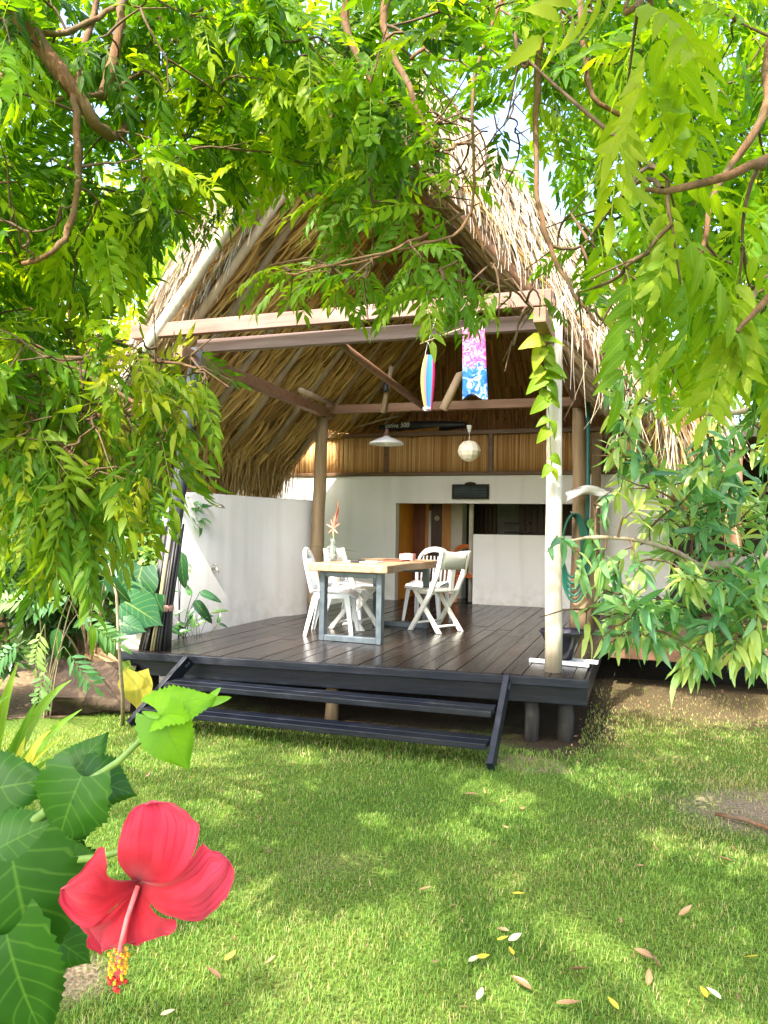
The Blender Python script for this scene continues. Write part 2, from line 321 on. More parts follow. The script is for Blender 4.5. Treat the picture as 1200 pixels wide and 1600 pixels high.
def petal_mat():
    m, nt, out = new_mat('hibiscus_petal'); L = nt.links
    a = N(nt, 'ShaderNodeAttribute', attribute_name='tint'); sp = N(nt, 'ShaderNodeSeparateColor'); L.new(a.outputs['Color'], sp.inputs[0])
    cr = ramp(nt, [(.0, (.10, .001, .006)), (.13, (.30, .002, .010)), (.30, (.46, .006, .018)), (.65, (.58, .018, .048)), (1.0, (.68, .045, .100))]); L.new(sp.outputs[2], cr.inputs[0])
    # fine branching veins: distorted bands fanning out with the petal
    cb = N(nt, 'ShaderNodeCombineXYZ'); L.new(sp.outputs[1], cb.inputs[0]); L.new(sp.outputs[2], cb.inputs[1]); L.new(sp.outputs[0], cb.inputs[2])
    mp = N(nt, 'ShaderNodeMapping'); mp.inputs['Scale'].default_value = (26, 2.2, 9); L.new(cb.outputs[0], mp.inputs['Vector'])
    nz = N(nt, 'ShaderNodeTexNoise'); nz.inputs['Scale'].default_value = 1; nz.inputs['Detail'].default_value = 3; nz.inputs['Distortion'].default_value = .35; L.new(mp.outputs[0], nz.inputs['Vector'])
    pw = ramp(nt, [(.36, (.55, .55, .55)), (.50, (0, 0, 0)), (.62, (0, 0, 0))]); L.new(nz.outputs['Fac'], pw.inputs[0])
    mx = N(nt, 'ShaderNodeMix', data_type='RGBA'); L.new(pw.outputs[0], mx.inputs[0]); L.new(cr.outputs[0], mx.inputs[6]); mx.inputs[7].default_value = (.36, .002, .014, 1)
    tc = N(nt, 'ShaderNodeTexCoord'); n2 = N(nt, 'ShaderNodeTexNoise'); n2.inputs['Scale'].default_value = 28; n2.inputs['Detail'].default_value = 4; L.new(tc.outputs['Object'], n2.inputs['Vector'])
    r2 = ramp(nt, [(.45, (0, 0, 0)), (.75, (.45, .45, .45))]); L.new(n2.outputs['Fac'], r2.inputs[0])
    m2 = N(nt, 'ShaderNodeMix', data_type='RGBA'); L.new(r2.outputs[0], m2.inputs[0]); L.new(mx.outputs[2], m2.inputs[6]); m2.inputs[7].default_value = (.72, .07, .11, 1)
    b = N(nt, 'ShaderNodeBsdfPrincipled'); L.new(m2.outputs[2], b.inputs['Base Color']); b.inputs['Roughness'].default_value = .62; b.inputs['Specular IOR Level'].default_value = .22
    b.inputs['Sheen Weight'].default_value = .25
    bp = N(nt, 'ShaderNodeBump'); bp.inputs['Strength'].default_value = .3; bp.inputs['Distance'].default_value = .0008; L.new(nz.outputs['Fac'], bp.inputs['Height']); L.new(bp.outputs[0], b.inputs['Normal'])
    t = N(nt, 'ShaderNodeBsdfTranslucent'); L.new(m2.outputs[2], t.inputs[0])
    ms = N(nt, 'ShaderNodeMixShader'); ms.inputs[0].default_value = .38; L.new(b.outputs[0], ms.inputs[1]); L.new(t.outputs[0], ms.inputs[2]); L.new(ms.outputs[0], out.inputs[0])
    return m
M['petal'] = petal_mat()
M['pollen'] = solid('pollen_yellow', [(.3, (.72, .36, .02)), (.7, (.85, .52, .04))], .6, (60, 60, 60), 3, .2)
M['stigma'] = solid('stigma_red', [(.3, (.62, .015, .02)), (.7, (.78, .05, .04))], .6, (60, 60, 60), 3, .2)
M['pistil'] = solid('pistil_pink', [(.3, (.72, .10, .12)), (.7, (.80, .22, .20))], .5, (60, 60, 60), 3, .1)

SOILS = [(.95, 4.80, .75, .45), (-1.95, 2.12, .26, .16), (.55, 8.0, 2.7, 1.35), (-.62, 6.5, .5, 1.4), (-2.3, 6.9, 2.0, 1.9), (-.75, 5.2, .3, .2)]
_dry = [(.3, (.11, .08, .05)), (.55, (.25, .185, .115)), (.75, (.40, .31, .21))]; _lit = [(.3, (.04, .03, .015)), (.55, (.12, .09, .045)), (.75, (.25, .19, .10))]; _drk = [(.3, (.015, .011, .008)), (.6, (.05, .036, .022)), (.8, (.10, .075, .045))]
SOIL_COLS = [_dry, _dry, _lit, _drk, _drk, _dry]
def ground_mat():
    m, nt, out = new_mat('lawn_soil'); L = nt.links
    tc = N(nt, 'ShaderNodeTexCoord')
    n1 = N(nt, 'ShaderNodeTexNoise'); n1.inputs['Scale'].default_value = 1.1; n1.inputs['Detail'].default_value = 8; L.new(tc.outputs['Object'], n1.inputs['Vector'])
    n2 = N(nt, 'ShaderNodeTexNoise'); n2.inputs['Scale'].default_value = 60; n2.inputs['Detail'].default_value = 6; L.new(tc.outputs['Object'], n2.inputs['Vector'])
    r1 = ramp(nt, [(.35, (.09, .17, .024)), (.55, (.15, .22, .036)), (.75, (.26, .23, .09))]); L.new(n1.outputs['Fac'], r1.inputs[0])
    r2 = ramp(nt, [(.35, (.35, .35, .35)), (.7, (1.15, 1.15, 1.15))]); L.new(n2.outputs['Fac'], r2.inputs[0])
    ml = N(nt, 'ShaderNodeMix', data_type='RGBA', blend_type='MULTIPLY'); ml.inputs[0].default_value = 1; L.new(r1.outputs[0], ml.inputs[6]); L.new(r2.outputs[0], ml.inputs[7])
    col = ml.outputs[2]
    n3 = N(nt, 'ShaderNodeTexNoise'); n3.inputs['Scale'].default_value = 5.5; n3.inputs['Detail'].default_value = 8; n3.inputs['Roughness'].default_value = .7; L.new(tc.outputs['Object'], n3.inputs['Vector'])
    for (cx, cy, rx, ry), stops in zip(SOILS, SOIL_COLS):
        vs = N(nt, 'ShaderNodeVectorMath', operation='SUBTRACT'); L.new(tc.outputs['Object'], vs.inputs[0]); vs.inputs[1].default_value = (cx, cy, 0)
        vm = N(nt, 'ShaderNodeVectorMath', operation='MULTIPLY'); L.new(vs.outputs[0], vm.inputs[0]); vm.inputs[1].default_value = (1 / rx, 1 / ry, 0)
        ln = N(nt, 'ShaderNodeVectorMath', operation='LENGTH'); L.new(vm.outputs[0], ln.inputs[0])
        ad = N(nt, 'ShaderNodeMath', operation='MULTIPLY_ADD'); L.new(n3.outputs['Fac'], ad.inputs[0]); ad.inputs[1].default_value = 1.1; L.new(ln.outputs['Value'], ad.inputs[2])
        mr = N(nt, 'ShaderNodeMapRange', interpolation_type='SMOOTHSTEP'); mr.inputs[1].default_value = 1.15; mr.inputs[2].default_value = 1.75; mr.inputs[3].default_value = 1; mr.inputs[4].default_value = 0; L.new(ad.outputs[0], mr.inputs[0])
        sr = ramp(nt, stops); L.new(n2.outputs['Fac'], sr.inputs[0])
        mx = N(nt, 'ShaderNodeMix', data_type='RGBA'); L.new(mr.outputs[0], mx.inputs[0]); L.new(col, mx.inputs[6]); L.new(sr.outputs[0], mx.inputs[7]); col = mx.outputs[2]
    b = N(nt, 'ShaderNodeBsdfPrincipled'); L.new(col, b.inputs['Base Color']); b.inputs['Roughness'].default_value = .95; b.inputs['Specular IOR Level'].default_value = .1
    bp = N(nt, 'ShaderNodeBump'); bp.inputs['Strength'].default_value = .8; bp.inputs['Distance'].default_value = .02; L.new(n2.outputs['Fac'], bp.inputs['Height']); L.new(bp.outputs[0], b.inputs['Normal'])
    L.new(b.outputs[0], out.inputs[0]); return m
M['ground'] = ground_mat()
M['soil'] = solid('bare_soil', [(.25, (.09, .06, .035)), (.5, (.22, .155, .09)), (.8, (.40, .30, .19))], .95, (22, 22, 22), 9, .8, spec=.1, bdist=.03)

# ------------------------------------------------------------------ leaf templates (numpy)
def leaflet(L, W, nseg=3, curve=0.0, fold=.25, droop=.0, teeth=0.0, shape='lance', rip=0.0):
    """one blade along +X, width along Y; rows of (edge, rib, edge)"""
    s = np.linspace(0, 1, nseg + 1)
    if shape == 'lance': w = np.sin(np.pi * np.clip(s, 0, 1) ** .8) ** .9
    elif shape == 'heart': w = np.clip(1.18 * np.sqrt(np.clip(np.sin(np.pi * np.clip(s * .86 + .14, 0, 1)), 0, 1)) * (1 - s ** 3.0), 0, 2)
    elif shape == 'obl': w = np.sin(np.pi * s ** .6) ** .6
    else: w = np.sin(np.pi * s ** .55) ** .75
    w = w.copy(); w[-1] = 0.02
    if shape != 'heart': w[0] = .04
    w0 = w.copy()
    if teeth:
        w = w * (1 + teeth * (np.arange(nseg + 1) % 2 - .5))
    e = np.where(w0 > .05, w / np.maximum(w0, .05), 1)
    x = s * L; cy = curve * L * s ** 2; cz = -droop * L * s ** 2
    V, T = [], []
    for i in range(nseg + 1):
        h = w[i] * W / 2
        back = -.35 * h if shape == 'heart' and i == 0 else (-.12 * h if teeth and i % 2 else 0)
        ra, rb = rip * h * math.sin(s[i] * 11), rip * h * math.cos(s[i] * 9 + 1)
        V += [(x[i] + back, cy[i] - h, cz[i] + fold * h + ra), (x[i], cy[i], cz[i]), (x[i] + back, cy[i] + h, cz[i] + fold * h + rb)]
        T += [(e[i], s[i]), (0, s[i]), (e[i], s[i])]
    F = []
    for i in range(nseg):
        a, b = i * 3, i * 3 + 3
        F += [(a, b, b + 1, a + 1), (a + 1, b + 1, b + 2, a + 2)]
    return np.array(V, float), np.array(F, int), np.array(T, float)

def rotz(a): c, s = math.cos(a), math.sin(a); return np.array([[c, -s, 0], [s, c, 0], [0, 0, 1.]])
def rotx(a): c, s = math.cos(a), math.sin(a); return np.array([[1., 0, 0], [0, c, -s], [0, s, c]])
def roty(a): c, s = math.cos(a), math.sin(a); return np.array([[c, 0, s], [0, 1, 0], [-s, 0, c]])

def pinnate(L=.26, pairs=5, ll=.075, lw=.024, droop=.25, nseg=3, curve=.18, teeth=0.0, hang=.35, seed=0):
    rg = np.random.default_rng(seed)
    V, F, T = [], [], []; n = 0
    def put(v, f, t):
        nonlocal n
        V.append(v); F.append(f + n); T.append(t); n += len(v)
    def pos(s): return np.array([L * s * (1 - .12 * s), 0, -droop * L * s ** 2])
    ss = np.linspace(0, 1, 6); rv, rf = [], []
    for s in ss:
        p = pos(s); rv += [p + (0, -.0014, 0), p + (0, .0014, .0012)]
    for i in range(5): rf.append((2 * i, 2 * i + 1, 2 * i + 3, 2 * i + 2))
    put(np.array(rv), np.array(rf), np.array([(0.05, .5)] * 12))
    for k in range(pairs):
        s = .22 + .74 * k / (pairs - .5)
        for sd in (-1, 1):
            l = ll * (1 - .35 * abs(s - .55)) * rg.uniform(.85, 1.12)
            v, f, t = leaflet(l, lw * rg.uniform(.85, 1.15), nseg, curve=-sd * curve, fold=.22, droop=hang * rg.uniform(.4, 1.3), teeth=teeth)
            a = sd * R(rg.uniform(48, 68))
            v = v @ (rotz(a) @ roty(R(rg.uniform(0, 28))) @ rotx(R(rg.uniform(-22, 22)))).T + pos(min(1, s + .02 * sd))
            put(v, f, t)
    v, f, t = leaflet(ll * 1.05, lw, nseg, fold=.2, droop=hang, teeth=teeth)
    put(v @ roty(R(20)).T + pos(1), f, t)
    return np.vstack(V), np.vstack(F), np.vstack(T)

class Scatter:
    def __init__(s): s.V = []; s.F = []; s.T = []; s.n = 0
    def add(s, tpl, P, D, U, S, rnd):
        """tpl copied at P, along D, face up U, size S"""
        V, F, T = tpl; P = np.atleast_2d(P); k = len(P)
        D = np.atleast_2d(D).astype(float); D = D / (np.linalg.norm(D, axis=1, keepdims=True) + 1e-9)
        U = np.atleast_2d(U).astype(float) + 1e-4
        U = U - D * np.sum(U * D, axis=1, keepdims=True); U = U / (np.linalg.norm(U, axis=1, keepdims=True) + 1e-9)
        Y = np.cross(U, D)
        B = np.stack([D, Y, U], axis=2) * np.asarray(S).reshape(-1, 1, 1)
        W = np.einsum('kij,nj->kni', B, V) + P[:, None, :]
        s.V.append(W.reshape(-1, 3))
        nv = len(V)
        s.F.append((F[None] + (s.n + np.arange(k) * nv)[:, None, None]).reshape(-1, F.shape[1])); s.n += k * nv
        t = np.ones((k, nv, 4)); t[:, :, 0] = np.asarray(rnd).reshape(-1, 1); t[:, :, 1] = T[None, :, 0]; t[:, :, 2] = T[None, :, 1]
        s.T.append(t.reshape(-1, 4))
    def build(s, name, mat, parent=None, smooth=True, local=False):
        return link_mesh(name, np.vstack(s.V), np.vstack(s.F), mat, parent, smooth, np.vstack(s.T), local)

NEEM = [pinnate(.25, 6, .072, .023, .28, 3, .2, seed=i) for i in range(4)]
NEEM_HANG = [pinnate(.26, 6, .074, .022, .55, 4, .22, hang=.8, seed=10 + i) for i in range(3)]
NEEM_CLOSE = [pinnate(.27, 6, .080, .027, .45, 12, .24, teeth=.22, hang=.5, seed=20 + i) for i in range(3)]

def unit(v): v = np.asarray(v, float); return v / (np.linalg.norm(v) + 1e-9)
def bez(a, b, c, n=6): 
    t = np.linspace(0, 1, n)[:, None]; return (1 - t) ** 2 * a + 2 * (1 - t) * t * b + t ** 2 * c

def in_poly(x, y, poly):
    c = False; j = len(poly) - 1
    for i in range(len(poly)):
        if (poly[i][1] > y) != (poly[j][1] > y) and x < (poly[j][0] - poly[i][0]) * (y - poly[i][1]) / (poly[j][1] - poly[i][1]) + poly[i][0]: c = not c
        j = i
    return c
OPEN_VIEW = [(300, 400), (340, 395), (425, 330), (530, 300), (560, 390), (560, 530), (640, 545), (800, 560), (835, 700), (835, 1250), (170, 1250), (230, 1000), (280, 760), (330, 690), (385, 610), (370, 540), (230, 530), (190, 480)]

to_sun = unit([-.20, -.78, .95])
PATCH_LIGHT = []
for (px, py, rx, ry) in ((385, 1385, .20, .16), (445, 1440, .22, .15), (520, 1500, .24, .13), (600, 1560, .24, .12), (470, 1580, .16, .10), (350, 1265, .17, .10), (610, 1290, .26, .09), (570, 1340, .17, .09), (480, 1185, .2, .1), (300, 1500, .2, .16), (130, 1320, .4, .3), (640, 1450, .2, .07), (720, 1300, .12, .08), (900, 1450, .25, .06), (1000, 1230, .5, .25), (1110, 1330, .3, .12), (1060, 1560, .3, .06), (820, 1560, .2, .06), (230, 1180, .3, .2), (760, 1230, .3, .12)):
    g = onz(px, py, 0); PATCH_LIGHT.append((g[0], g[1], rx, ry))
def opens_light(p):
    if p[2] < 1.7: return False
    g = p - to_sun * (p[2] / to_sun[2])
    for (cx, cy, rx, ry) in PATCH_LIGHT:
        u, v = (g[0] - cx), (g[1] - cy); u, v = u * .85 + v * -.5, u * .5 + v * .85
        if (u / (rx + .06)) ** 2 + (v / (ry + .09)) ** 2 < 1: return True
    return False
KC = [(OPEN_VIEW, 1)]
KCB = [(OPEN_VIEW, 1), ([(690, 300), (740, 270), (900, 370), (960, 600), (560, 600), (580, 400)], .7), ([(690, 150), (850, 150), (880, 330), (700, 330)], .5), ([(800, 560), (1000, 640), (1000, 1200), (800, 1200)], 1)]
KCD = [([(-400, -400), (885, -400), (885, 1400), (-400, 1400)], .97), ([(880, 640), (1090, 640), (1090, 1400), (880, 1400)], 1)]
def make_tree(name, label, cat, trunk, limbs, regions, leaf_mat, templates, bark, base, rad=.09, leaves=(5, 8), scale=(.85, 1.15), group=None, spread=1.0, bias=(0, 0, -.25), keep_clear=None, tint=(0, 1), twig_r=.0032, tip_up=.6, world=()):
    """trunk + limbs as tubes; leaf sprays in the crown join the nearest limb by thin twigs"""
    root = empty(name, base, 0, label, cat, group)
    mb = MB(); n = len(trunk)
    mb.tube(trunk, [rad * (1.25 if i == 0 else 1) * (1 - .45 * i / (n - 1)) for i in range(n)], 12, wob=.12)
    mb.build('trunk', bark, root, True)
    nodes = [np.asarray(trunk[-1], float)]
    for (pts, r0, r1) in limbs:
        pts = [np.asarray(p, float) for p in pts]
        sm = []
        for i in range(len(pts) - 1):
            a, b = pts[i], pts[i + 1]; pa = pts[i - 1] if i else a; pb = pts[i + 2] if i + 2 < len(pts) else b
            for t in np.linspace(0, 1, 6)[:-1]:
                sm.append(.5 * ((2 * a) + (b - pa) * t + (2 * pa - 5 * a + 4 * b - pb) * t * t + (3 * a - pa - 3 * b + pb) * t ** 3))
        sm.append(pts[-1])
        k = len(sm); jit = [p + rng.normal(0, .003, 3) for p in sm]
        MB().tube(jit, [(r0 + (r1 - r0) * i / (k - 1)) * (1 + .22 * (rng.random() < .18)) for i in range(k)], 10, wob=.22).build('branch', bark, root, True)
        nodes += sm
    cl = []
    for (x0, y0, x1, y1, d0, d1, cnt) in regions:
        for _ in range(cnt):
            cl.append(at(rng.uniform(x0, x1), rng.uniform(y0, y1), rng.uniform(d0, d1)))
    for (x0, y0, z0, x1, y1, z1, cnt) in world:
        for _ in range(cnt): cl.append(np.array([rng.uniform(x0, x1), rng.uniform(y0, y1), rng.uniform(z0, z1)]))
    start = nodes[0]
    cl.sort(key=lambda p: min(np.linalg.norm(p - q) for q in nodes))
    tw = MB(); sc = Scatter(); nodes_a = np.array(nodes)
    batches = {i: [[], [], [], [], []] for i in range(len(templates))}
    for c in cl:
        d = np.linalg.norm(nodes_a - c, axis=1) + .15 * np.linalg.norm(nodes_a - start, axis=1) * 0
        q = nodes_a[int(np.argmin(d))]
        out = unit(unit(c - q) + rng.normal(0, .35, 3) + np.array(bias))
        tip = c + out * .12
        mid = (q + c) / 2 + np.array([0, 0, .06]) * np.linalg.norm(c - q) + rng.normal(0, .03, 3)
        path = np.vstack([bez(q, mid, c, 5), tip])
        tw.tube(path, [twig_r * 1.6, twig_r * 1.45, twig_r * 1.3, twig_r * 1.1, twig_r * .9, twig_r * .6], 5, caps=False)
        nodes_a = np.vstack([nodes_a, path[2:5]])
        m = int(rng.integers(leaves[0], leaves[1] + 1)); ph = rng.uniform(0, 6.28); cr = rng.uniform(*tint)
        a1 = unit(np.cross(out, [0, 0, 1]) + 1e-3); a2 = np.cross(out, a1)
        for k in range(m):
            w = ph + 2.4 * k; s = k / max(1, m - 1)
            rad_ = a1 * math.cos(w) + a2 * math.sin(w)
            dr = unit(out * (.35 + .9 * s) + rad_ * spread * (1 - .55 * s) + np.array(bias) + rng.normal(0, .15, 3))
            p = path[3] * (1 - s) + tip * s
            sz = rng.uniform(*scale)
            if opens_light(p + dr * .13): continue
            if keep_clear is not None:
                hit = False
                for f in (.12, .25, .33):
                    x, y, z = proj(p + dr * f * sz + np.array([0, 0, -.3 * f * f]))
                    for kp, pr in keep_clear:
                        if z > .2 and in_poly(x, y, kp) and rng.random() < pr: hit = True
                if hit: continue
            i = int(rng.integers(len(templates))); b = batches[i]
            b[0].append(p); b[1].append(dr); b[2].append(np.array([0, 0, 1]) * tip_up + rng.normal(0, .3, 3) + rad_ * .25); b[3].append(sz)
            b[4].append(np.clip(cr + rng.normal(0, .16), 0, 1))
    for i, b in batches.items():
        if b[0]: sc.add(templates[i], np.array(b[0]), np.array(b[1]), np.array(b[2]), np.array(b[3]), np.array(b[4]))
    tw.build('twigs', M['twig'], root, True)
    sc.build('crown', leaf_mat, root)
    return root

def bushy(name, label, cat, base, height, radius, nclump, nleaf, leaf_mat, tpl, size, group=None, trunk_h=None, bark='bark', flat=.8, low=.25, tint=(0, 1)):
    """background tree or shrub: trunk, limbs to every clump, leaves through each clump"""
    base = np.asarray(base, float)
    root = empty(name, base, 0, label, cat, group)
    th = height * .45 if trunk_h is None else trunk_h
    tr = MB(); r0 = .012 * height + .012
    top = base + np.array([rng.normal(0, .1), rng.normal(0, .1), th])
    tr.tube([base - (0, 0, .05), (base + top) / 2 + rng.normal(0, .04, 3), top], [r0 * 1.3, r0, r0 * .75], 8, wob=.15)
    sc = Scatter()
    for k in range(nclump):
        u = rng.normal(0, 1, 3); u = u / np.linalg.norm(u) * rng.uniform(.35, 1) ** .5
        c = base + np.array([u[0] * radius, u[1] * radius, height * (low + (1 - low) * (.5 + .5 * u[2]))])
        tr.tube(bez(top - (0, 0, rng.uniform(0, th * .5)), (top + c) / 2 + np.array([0, 0, .1 * height]), c, 5), [r0 * .45, r0 * .35, r0 * .25, r0 * .18, r0 * .1], 5, caps=False)
        cr = radius * rng.uniform(.28, .48)
        o = rng.normal(0, 1, (nleaf, 3)); o = o / np.linalg.norm(o, axis=1, keepdims=True) * rng.uniform(.15, 1, (nleaf, 1)) ** .6
        P = c + o * cr * np.array([1, 1, flat])
        P[:, 2] = np.maximum(P[:, 2], base[2] + .04)
        D = o + rng.normal(0, .5, (nleaf, 3)) + np.array([0, 0, -.35])
        U = np.array([0, 0, 1]) + rng.normal(0, .5, (nleaf, 3)) + o * .5
        sc.add(tpl, P, D, U, size * rng.uniform(.7, 1.25, nleaf), np.clip(rng.uniform(*tint) + rng.normal(0, .2, nleaf), 0, 1))
    tr.build('trunk', M[bark], root, True)
    sc.build('crown', leaf_mat, root)
    return root

# ================================================================== SETTING
gx, gy = np.meshgrid(np.linspace(-60, 60, 61), np.linspace(-40, 80, 61), indexing='ij')
gV = np.stack([gx.ravel(), gy.ravel(), np.zeros(gx.size)], 1)
gF = np.array([(i * 61 + j, (i + 1) * 61 + j, (i + 1) * 61 + j + 1, i * 61 + j + 1) for i in range(60) for j in range(60)])
tag(link_mesh('lawn_ground', gV, gF, M['ground']), 'green lawn ground running up to the dark timber steps', kind='structure')

def patch(name, cx, cy, rx, ry, z, label, seed, mat='soil'):
    rg = np.random.default_rng(seed); n = 40; mb = MB()
    pts = []
    ph = rg.uniform(0, 6, 4)
    for k in range(n):
        a = 2 * math.pi * k / n
        q = 1 + .16 * math.sin(3 * a + ph[0]) + .1 * math.sin(5 * a + ph[1]) + .08 * math.sin(9 * a + ph[2]) + .04 * math.sin(14 * a)
        pts.append((cx + rx * q * math.cos(a), cy + ry * q * math.sin(a), z))
    mb.add([(cx, cy, z)] + pts, [(0, 1 + k, 1 + (k + 1) % n) for k in range(n)])
    return tag(mb.build(name, M[mat]), label, kind='structure')
M['litter_soil'] = solid('litter_soil', [(.25, (.03, .026, .012)), (.5, (.095, .075, .035)), (.8, (.22, .17, .09))], .95, (30, 30, 30), 9, .9, spec=.1, bdist=.03, big=(2.2, (.08, .11, .025), .7))
PATCHES = [(1.05, 4.80, .85, .5), (-1.95, 2.12, .26, .16), (.55, 8.0, 2.6, 1.25), (-5.9, 5.6, 1.55, 1.5)]
patch('garden_bed', *PATCHES[3], .004, 'dark planted bed left of the timber deck', 4)

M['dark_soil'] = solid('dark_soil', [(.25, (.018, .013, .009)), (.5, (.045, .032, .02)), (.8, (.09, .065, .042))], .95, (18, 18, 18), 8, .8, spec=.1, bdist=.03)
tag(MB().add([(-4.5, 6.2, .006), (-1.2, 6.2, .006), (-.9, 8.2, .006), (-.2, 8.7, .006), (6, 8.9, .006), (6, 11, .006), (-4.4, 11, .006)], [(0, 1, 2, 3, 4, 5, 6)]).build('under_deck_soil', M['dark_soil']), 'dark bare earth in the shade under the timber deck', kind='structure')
# ------------------------------------------------------------------ grass (uncountable)
def make_grass():
    zones = [(-3.0, 1.0, 1.8, 3.0, 15500), (-4.4, 2.0, 3.0, 4.2, 9500), (-5.0, 3.0, 4.2, 5.7, 4600), (-.45, 3.6, 5.7, 8.2, 2600), (-6, 5, -1.5, 1.75, 350)]
    P = []
    for x0, x1, y0, y1, d in zones:
        k = int((x1 - x0) * (y1 - y0) * d)
        P.append(np.stack([rng.uniform(x0, x1, k), rng.uniform(y0, y1, k)], 1))
    P = np.vstack(P)
    X, Y = P[:, 0], P[:, 1]
    keep = np.ones(len(P), bool)
    keep &= ~((X > -4.15) & (X < -.62 + .1 * np.sin(Y * 9)) & (Y > 5.45 + .06 * np.sin(X * 6)))
    keep &= ~((X < -4.25 - .15 * np.sin(Y * 5)) & (Y > 4.5 + .12 * np.sin(X * 7)))
    for i, (cx, cy, rx, ry) in enumerate(SOILS[:3]):
        q = np.sqrt(((X - cx) / rx) ** 2 + ((Y - cy) / ry) ** 2)
        keep &= ~(rng.uniform(0, 1, len(P)) > np.clip((q - (.35, .4, .35)[i]) * 1.2, (.10, .05, .16)[i], 1))
    # field noise
    def fld(s, ph): return (np.sin(X * s + ph) * np.cos(Y * s * 1.1 - ph * 1.7) + .6 * np.sin(X * s * 2.3 - Y * s * 1.9 + ph * 3) + .4 * np.sin(X * s * 4.7 + Y * s * 4.1)) / 2
    den = fld(2.1, 1.3) + .6 * fld(7, .2)
    keep &= rng.uniform(0, 1, len(P)) < np.clip(.8 + .35 * den, .3, 1)
    P = P[keep]; X, Y = P[:, 0], P[:, 1]; n = len(P)
    dry = np.clip(.30 + .55 * fld(1.35, 2.2) + .25 * fld(4.3, .7) + .62 * np.clip((X + .5) / 1.0, 0, 1) * np.clip(1.3 - abs(Y - 4.9) / .9, 0, 1) + .6 * np.clip((Y - 5.6) / 1.0, 0, 1) * (X > -.45) , 0, 1)
    rnd = np.where(rng.uniform(0, 1, n) < dry * np.where(Y < 3.4, .34, .5 + .3 * (X > -.3)), rng.uniform(.62, 1, n), rng.uniform(.02, .66, n) * .9 + .12 * fld(3.1, 4.4)).clip(0, 1)
    h = .82 * (.012 + .014 * rng.uniform(0, 1, n) + .010 * np.clip(fld(5.5, 2.0), -.7, 1) + .016 * np.clip(fld(11, .9) - .25, 0, 1)) * np.where(Y > 4.2, 1.15, 1)
    edge = (np.abs(Y - 5.0) < .25) & (X > -4) & (X < -.6); h = np.where(edge, h * rng.uniform(1, 2.0, n), h)
    a = rng.uniform(0, 2 * np.pi, n); lean = rng.uniform(.4, 1.25, n)
    dx, dy = np.cos(a), np.sin(a); w = .0010 + .0008 * rng.uniform(0, 1, n) + .0004 * np.clip(Y - 3, 0, 3)
    def pt(ox, oy, z): return np.stack([X + ox, Y + oy, z], 1)
    v0 = pt(-dy * w, dx * w, np.full(n, .0)); v1 = pt(dy * w, -dx * w, np.full(n, .0))
    m = .55; v2 = pt(dx * lean * h * .35 + dy * w * .8, dy * lean * h * .35 - dx * w * .8, h * m + .004); v3 = pt(dx * lean * h * .35 - dy * w * .8, dy * lean * h * .35 + dx * w * .8, h * m + .004)
    v4 = pt(dx * lean * h + dy * w * .15, dy * lean * h - dx * w * .15, h * (1.05 - .36 * lean) + .006); v5 = pt(dx * lean * h - dy * w * .15, dy * lean * h + dx * w * .15, h * (1.05 - .36 * lean) + .006)
    V = np.stack([v0, v1, v2, v3, v4, v5], 1).reshape(-1, 3)
    b = np.arange(n)[:, None] * 6
    F = np.concatenate([b + np.array([[0, 1, 2, 3]]), b + np.array([[3, 2, 4, 5]])], 1).reshape(-1, 4)
    T = np.ones((n, 6, 4)); T[:, :, 0] = rnd[:, None]; T[:, :, 1] = .6; T[:, :, 2] = [0, 0, .5, .5, 1, 1]
    tag(link_mesh('grass', V, F, M['grass'], None, False, T.reshape(-1, 4)), 'short green and straw coloured grass of the lawn', 'grass', kind='stuff')
make_grass()

# ================================================================== THE THATCHED HOUSE
house = empty('thatched_house', (-2.25, 5.6, 0), 0, 'open thatched beach house with dark timber deck and white back wall', 'house')
DZ = .53
# deck: boards run to the back
def front_y(x): return 5.30 + (x + 4.2) * .098
mb = MB(); x = -4.2; i = 0
while x < -.42:
    w = random.uniform(.135, .205); x1 = min(x + w, -.40)
    y = front_y((x + x1) / 2) - random.uniform(.0, .03)
    c1 = random.uniform(6.2, 8.0); cuts = [c1, c1 + random.uniform(.7, 1.9)]
    seg = [y] + cuts + [10.88]
    for a, b in zip(seg[:-1], seg[1:]):
        dz = random.uniform(-.0025, .0025)
        mb.box2((x + .003, a + .0015, DZ - .045), (x1 - .003, b - .0015, DZ + dz))
    x = x1; i += 1
mb.build('deck_floor', M['deck'], house, bevel=.003)
# beams under the front edge
MB().bar((-4.24, front_y(-4.24) + .10, .40), (-.38, front_y(-.38) + .10, .40), .09, .17).build('deck_beam', M['black_wood'], house, bevel=.006)
MB().bar((-4.24, front_y(-4.24) - .022, .492), (-.36, front_y(-.36) - .022, .492), .038, .066).build('edge_board', M['black_wood'], house, bevel=.006)
MB().bar((-.43, 5.80, .40), (-.43, 8.35, .40), .09, .17).build('deck_beam', M['black_wood'], house, bevel=.006)
MB().bar((-4.17, 5.50, .40), (-4.17, 9.6, .40), .09, .17).build('deck_beam', M['black_wood'], house, bevel=.006)
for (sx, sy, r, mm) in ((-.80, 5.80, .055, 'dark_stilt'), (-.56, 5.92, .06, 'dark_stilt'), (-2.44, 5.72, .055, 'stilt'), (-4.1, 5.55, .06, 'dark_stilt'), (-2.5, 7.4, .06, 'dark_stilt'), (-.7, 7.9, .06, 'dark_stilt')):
    MB().tube([(sx, sy, -.05), (sx + .01, sy, .18), (sx, sy + .005, .31)], [r * 1.05, r, r * .95], 10, wob=.12).build('deck_stilt', M[mm], house, True)
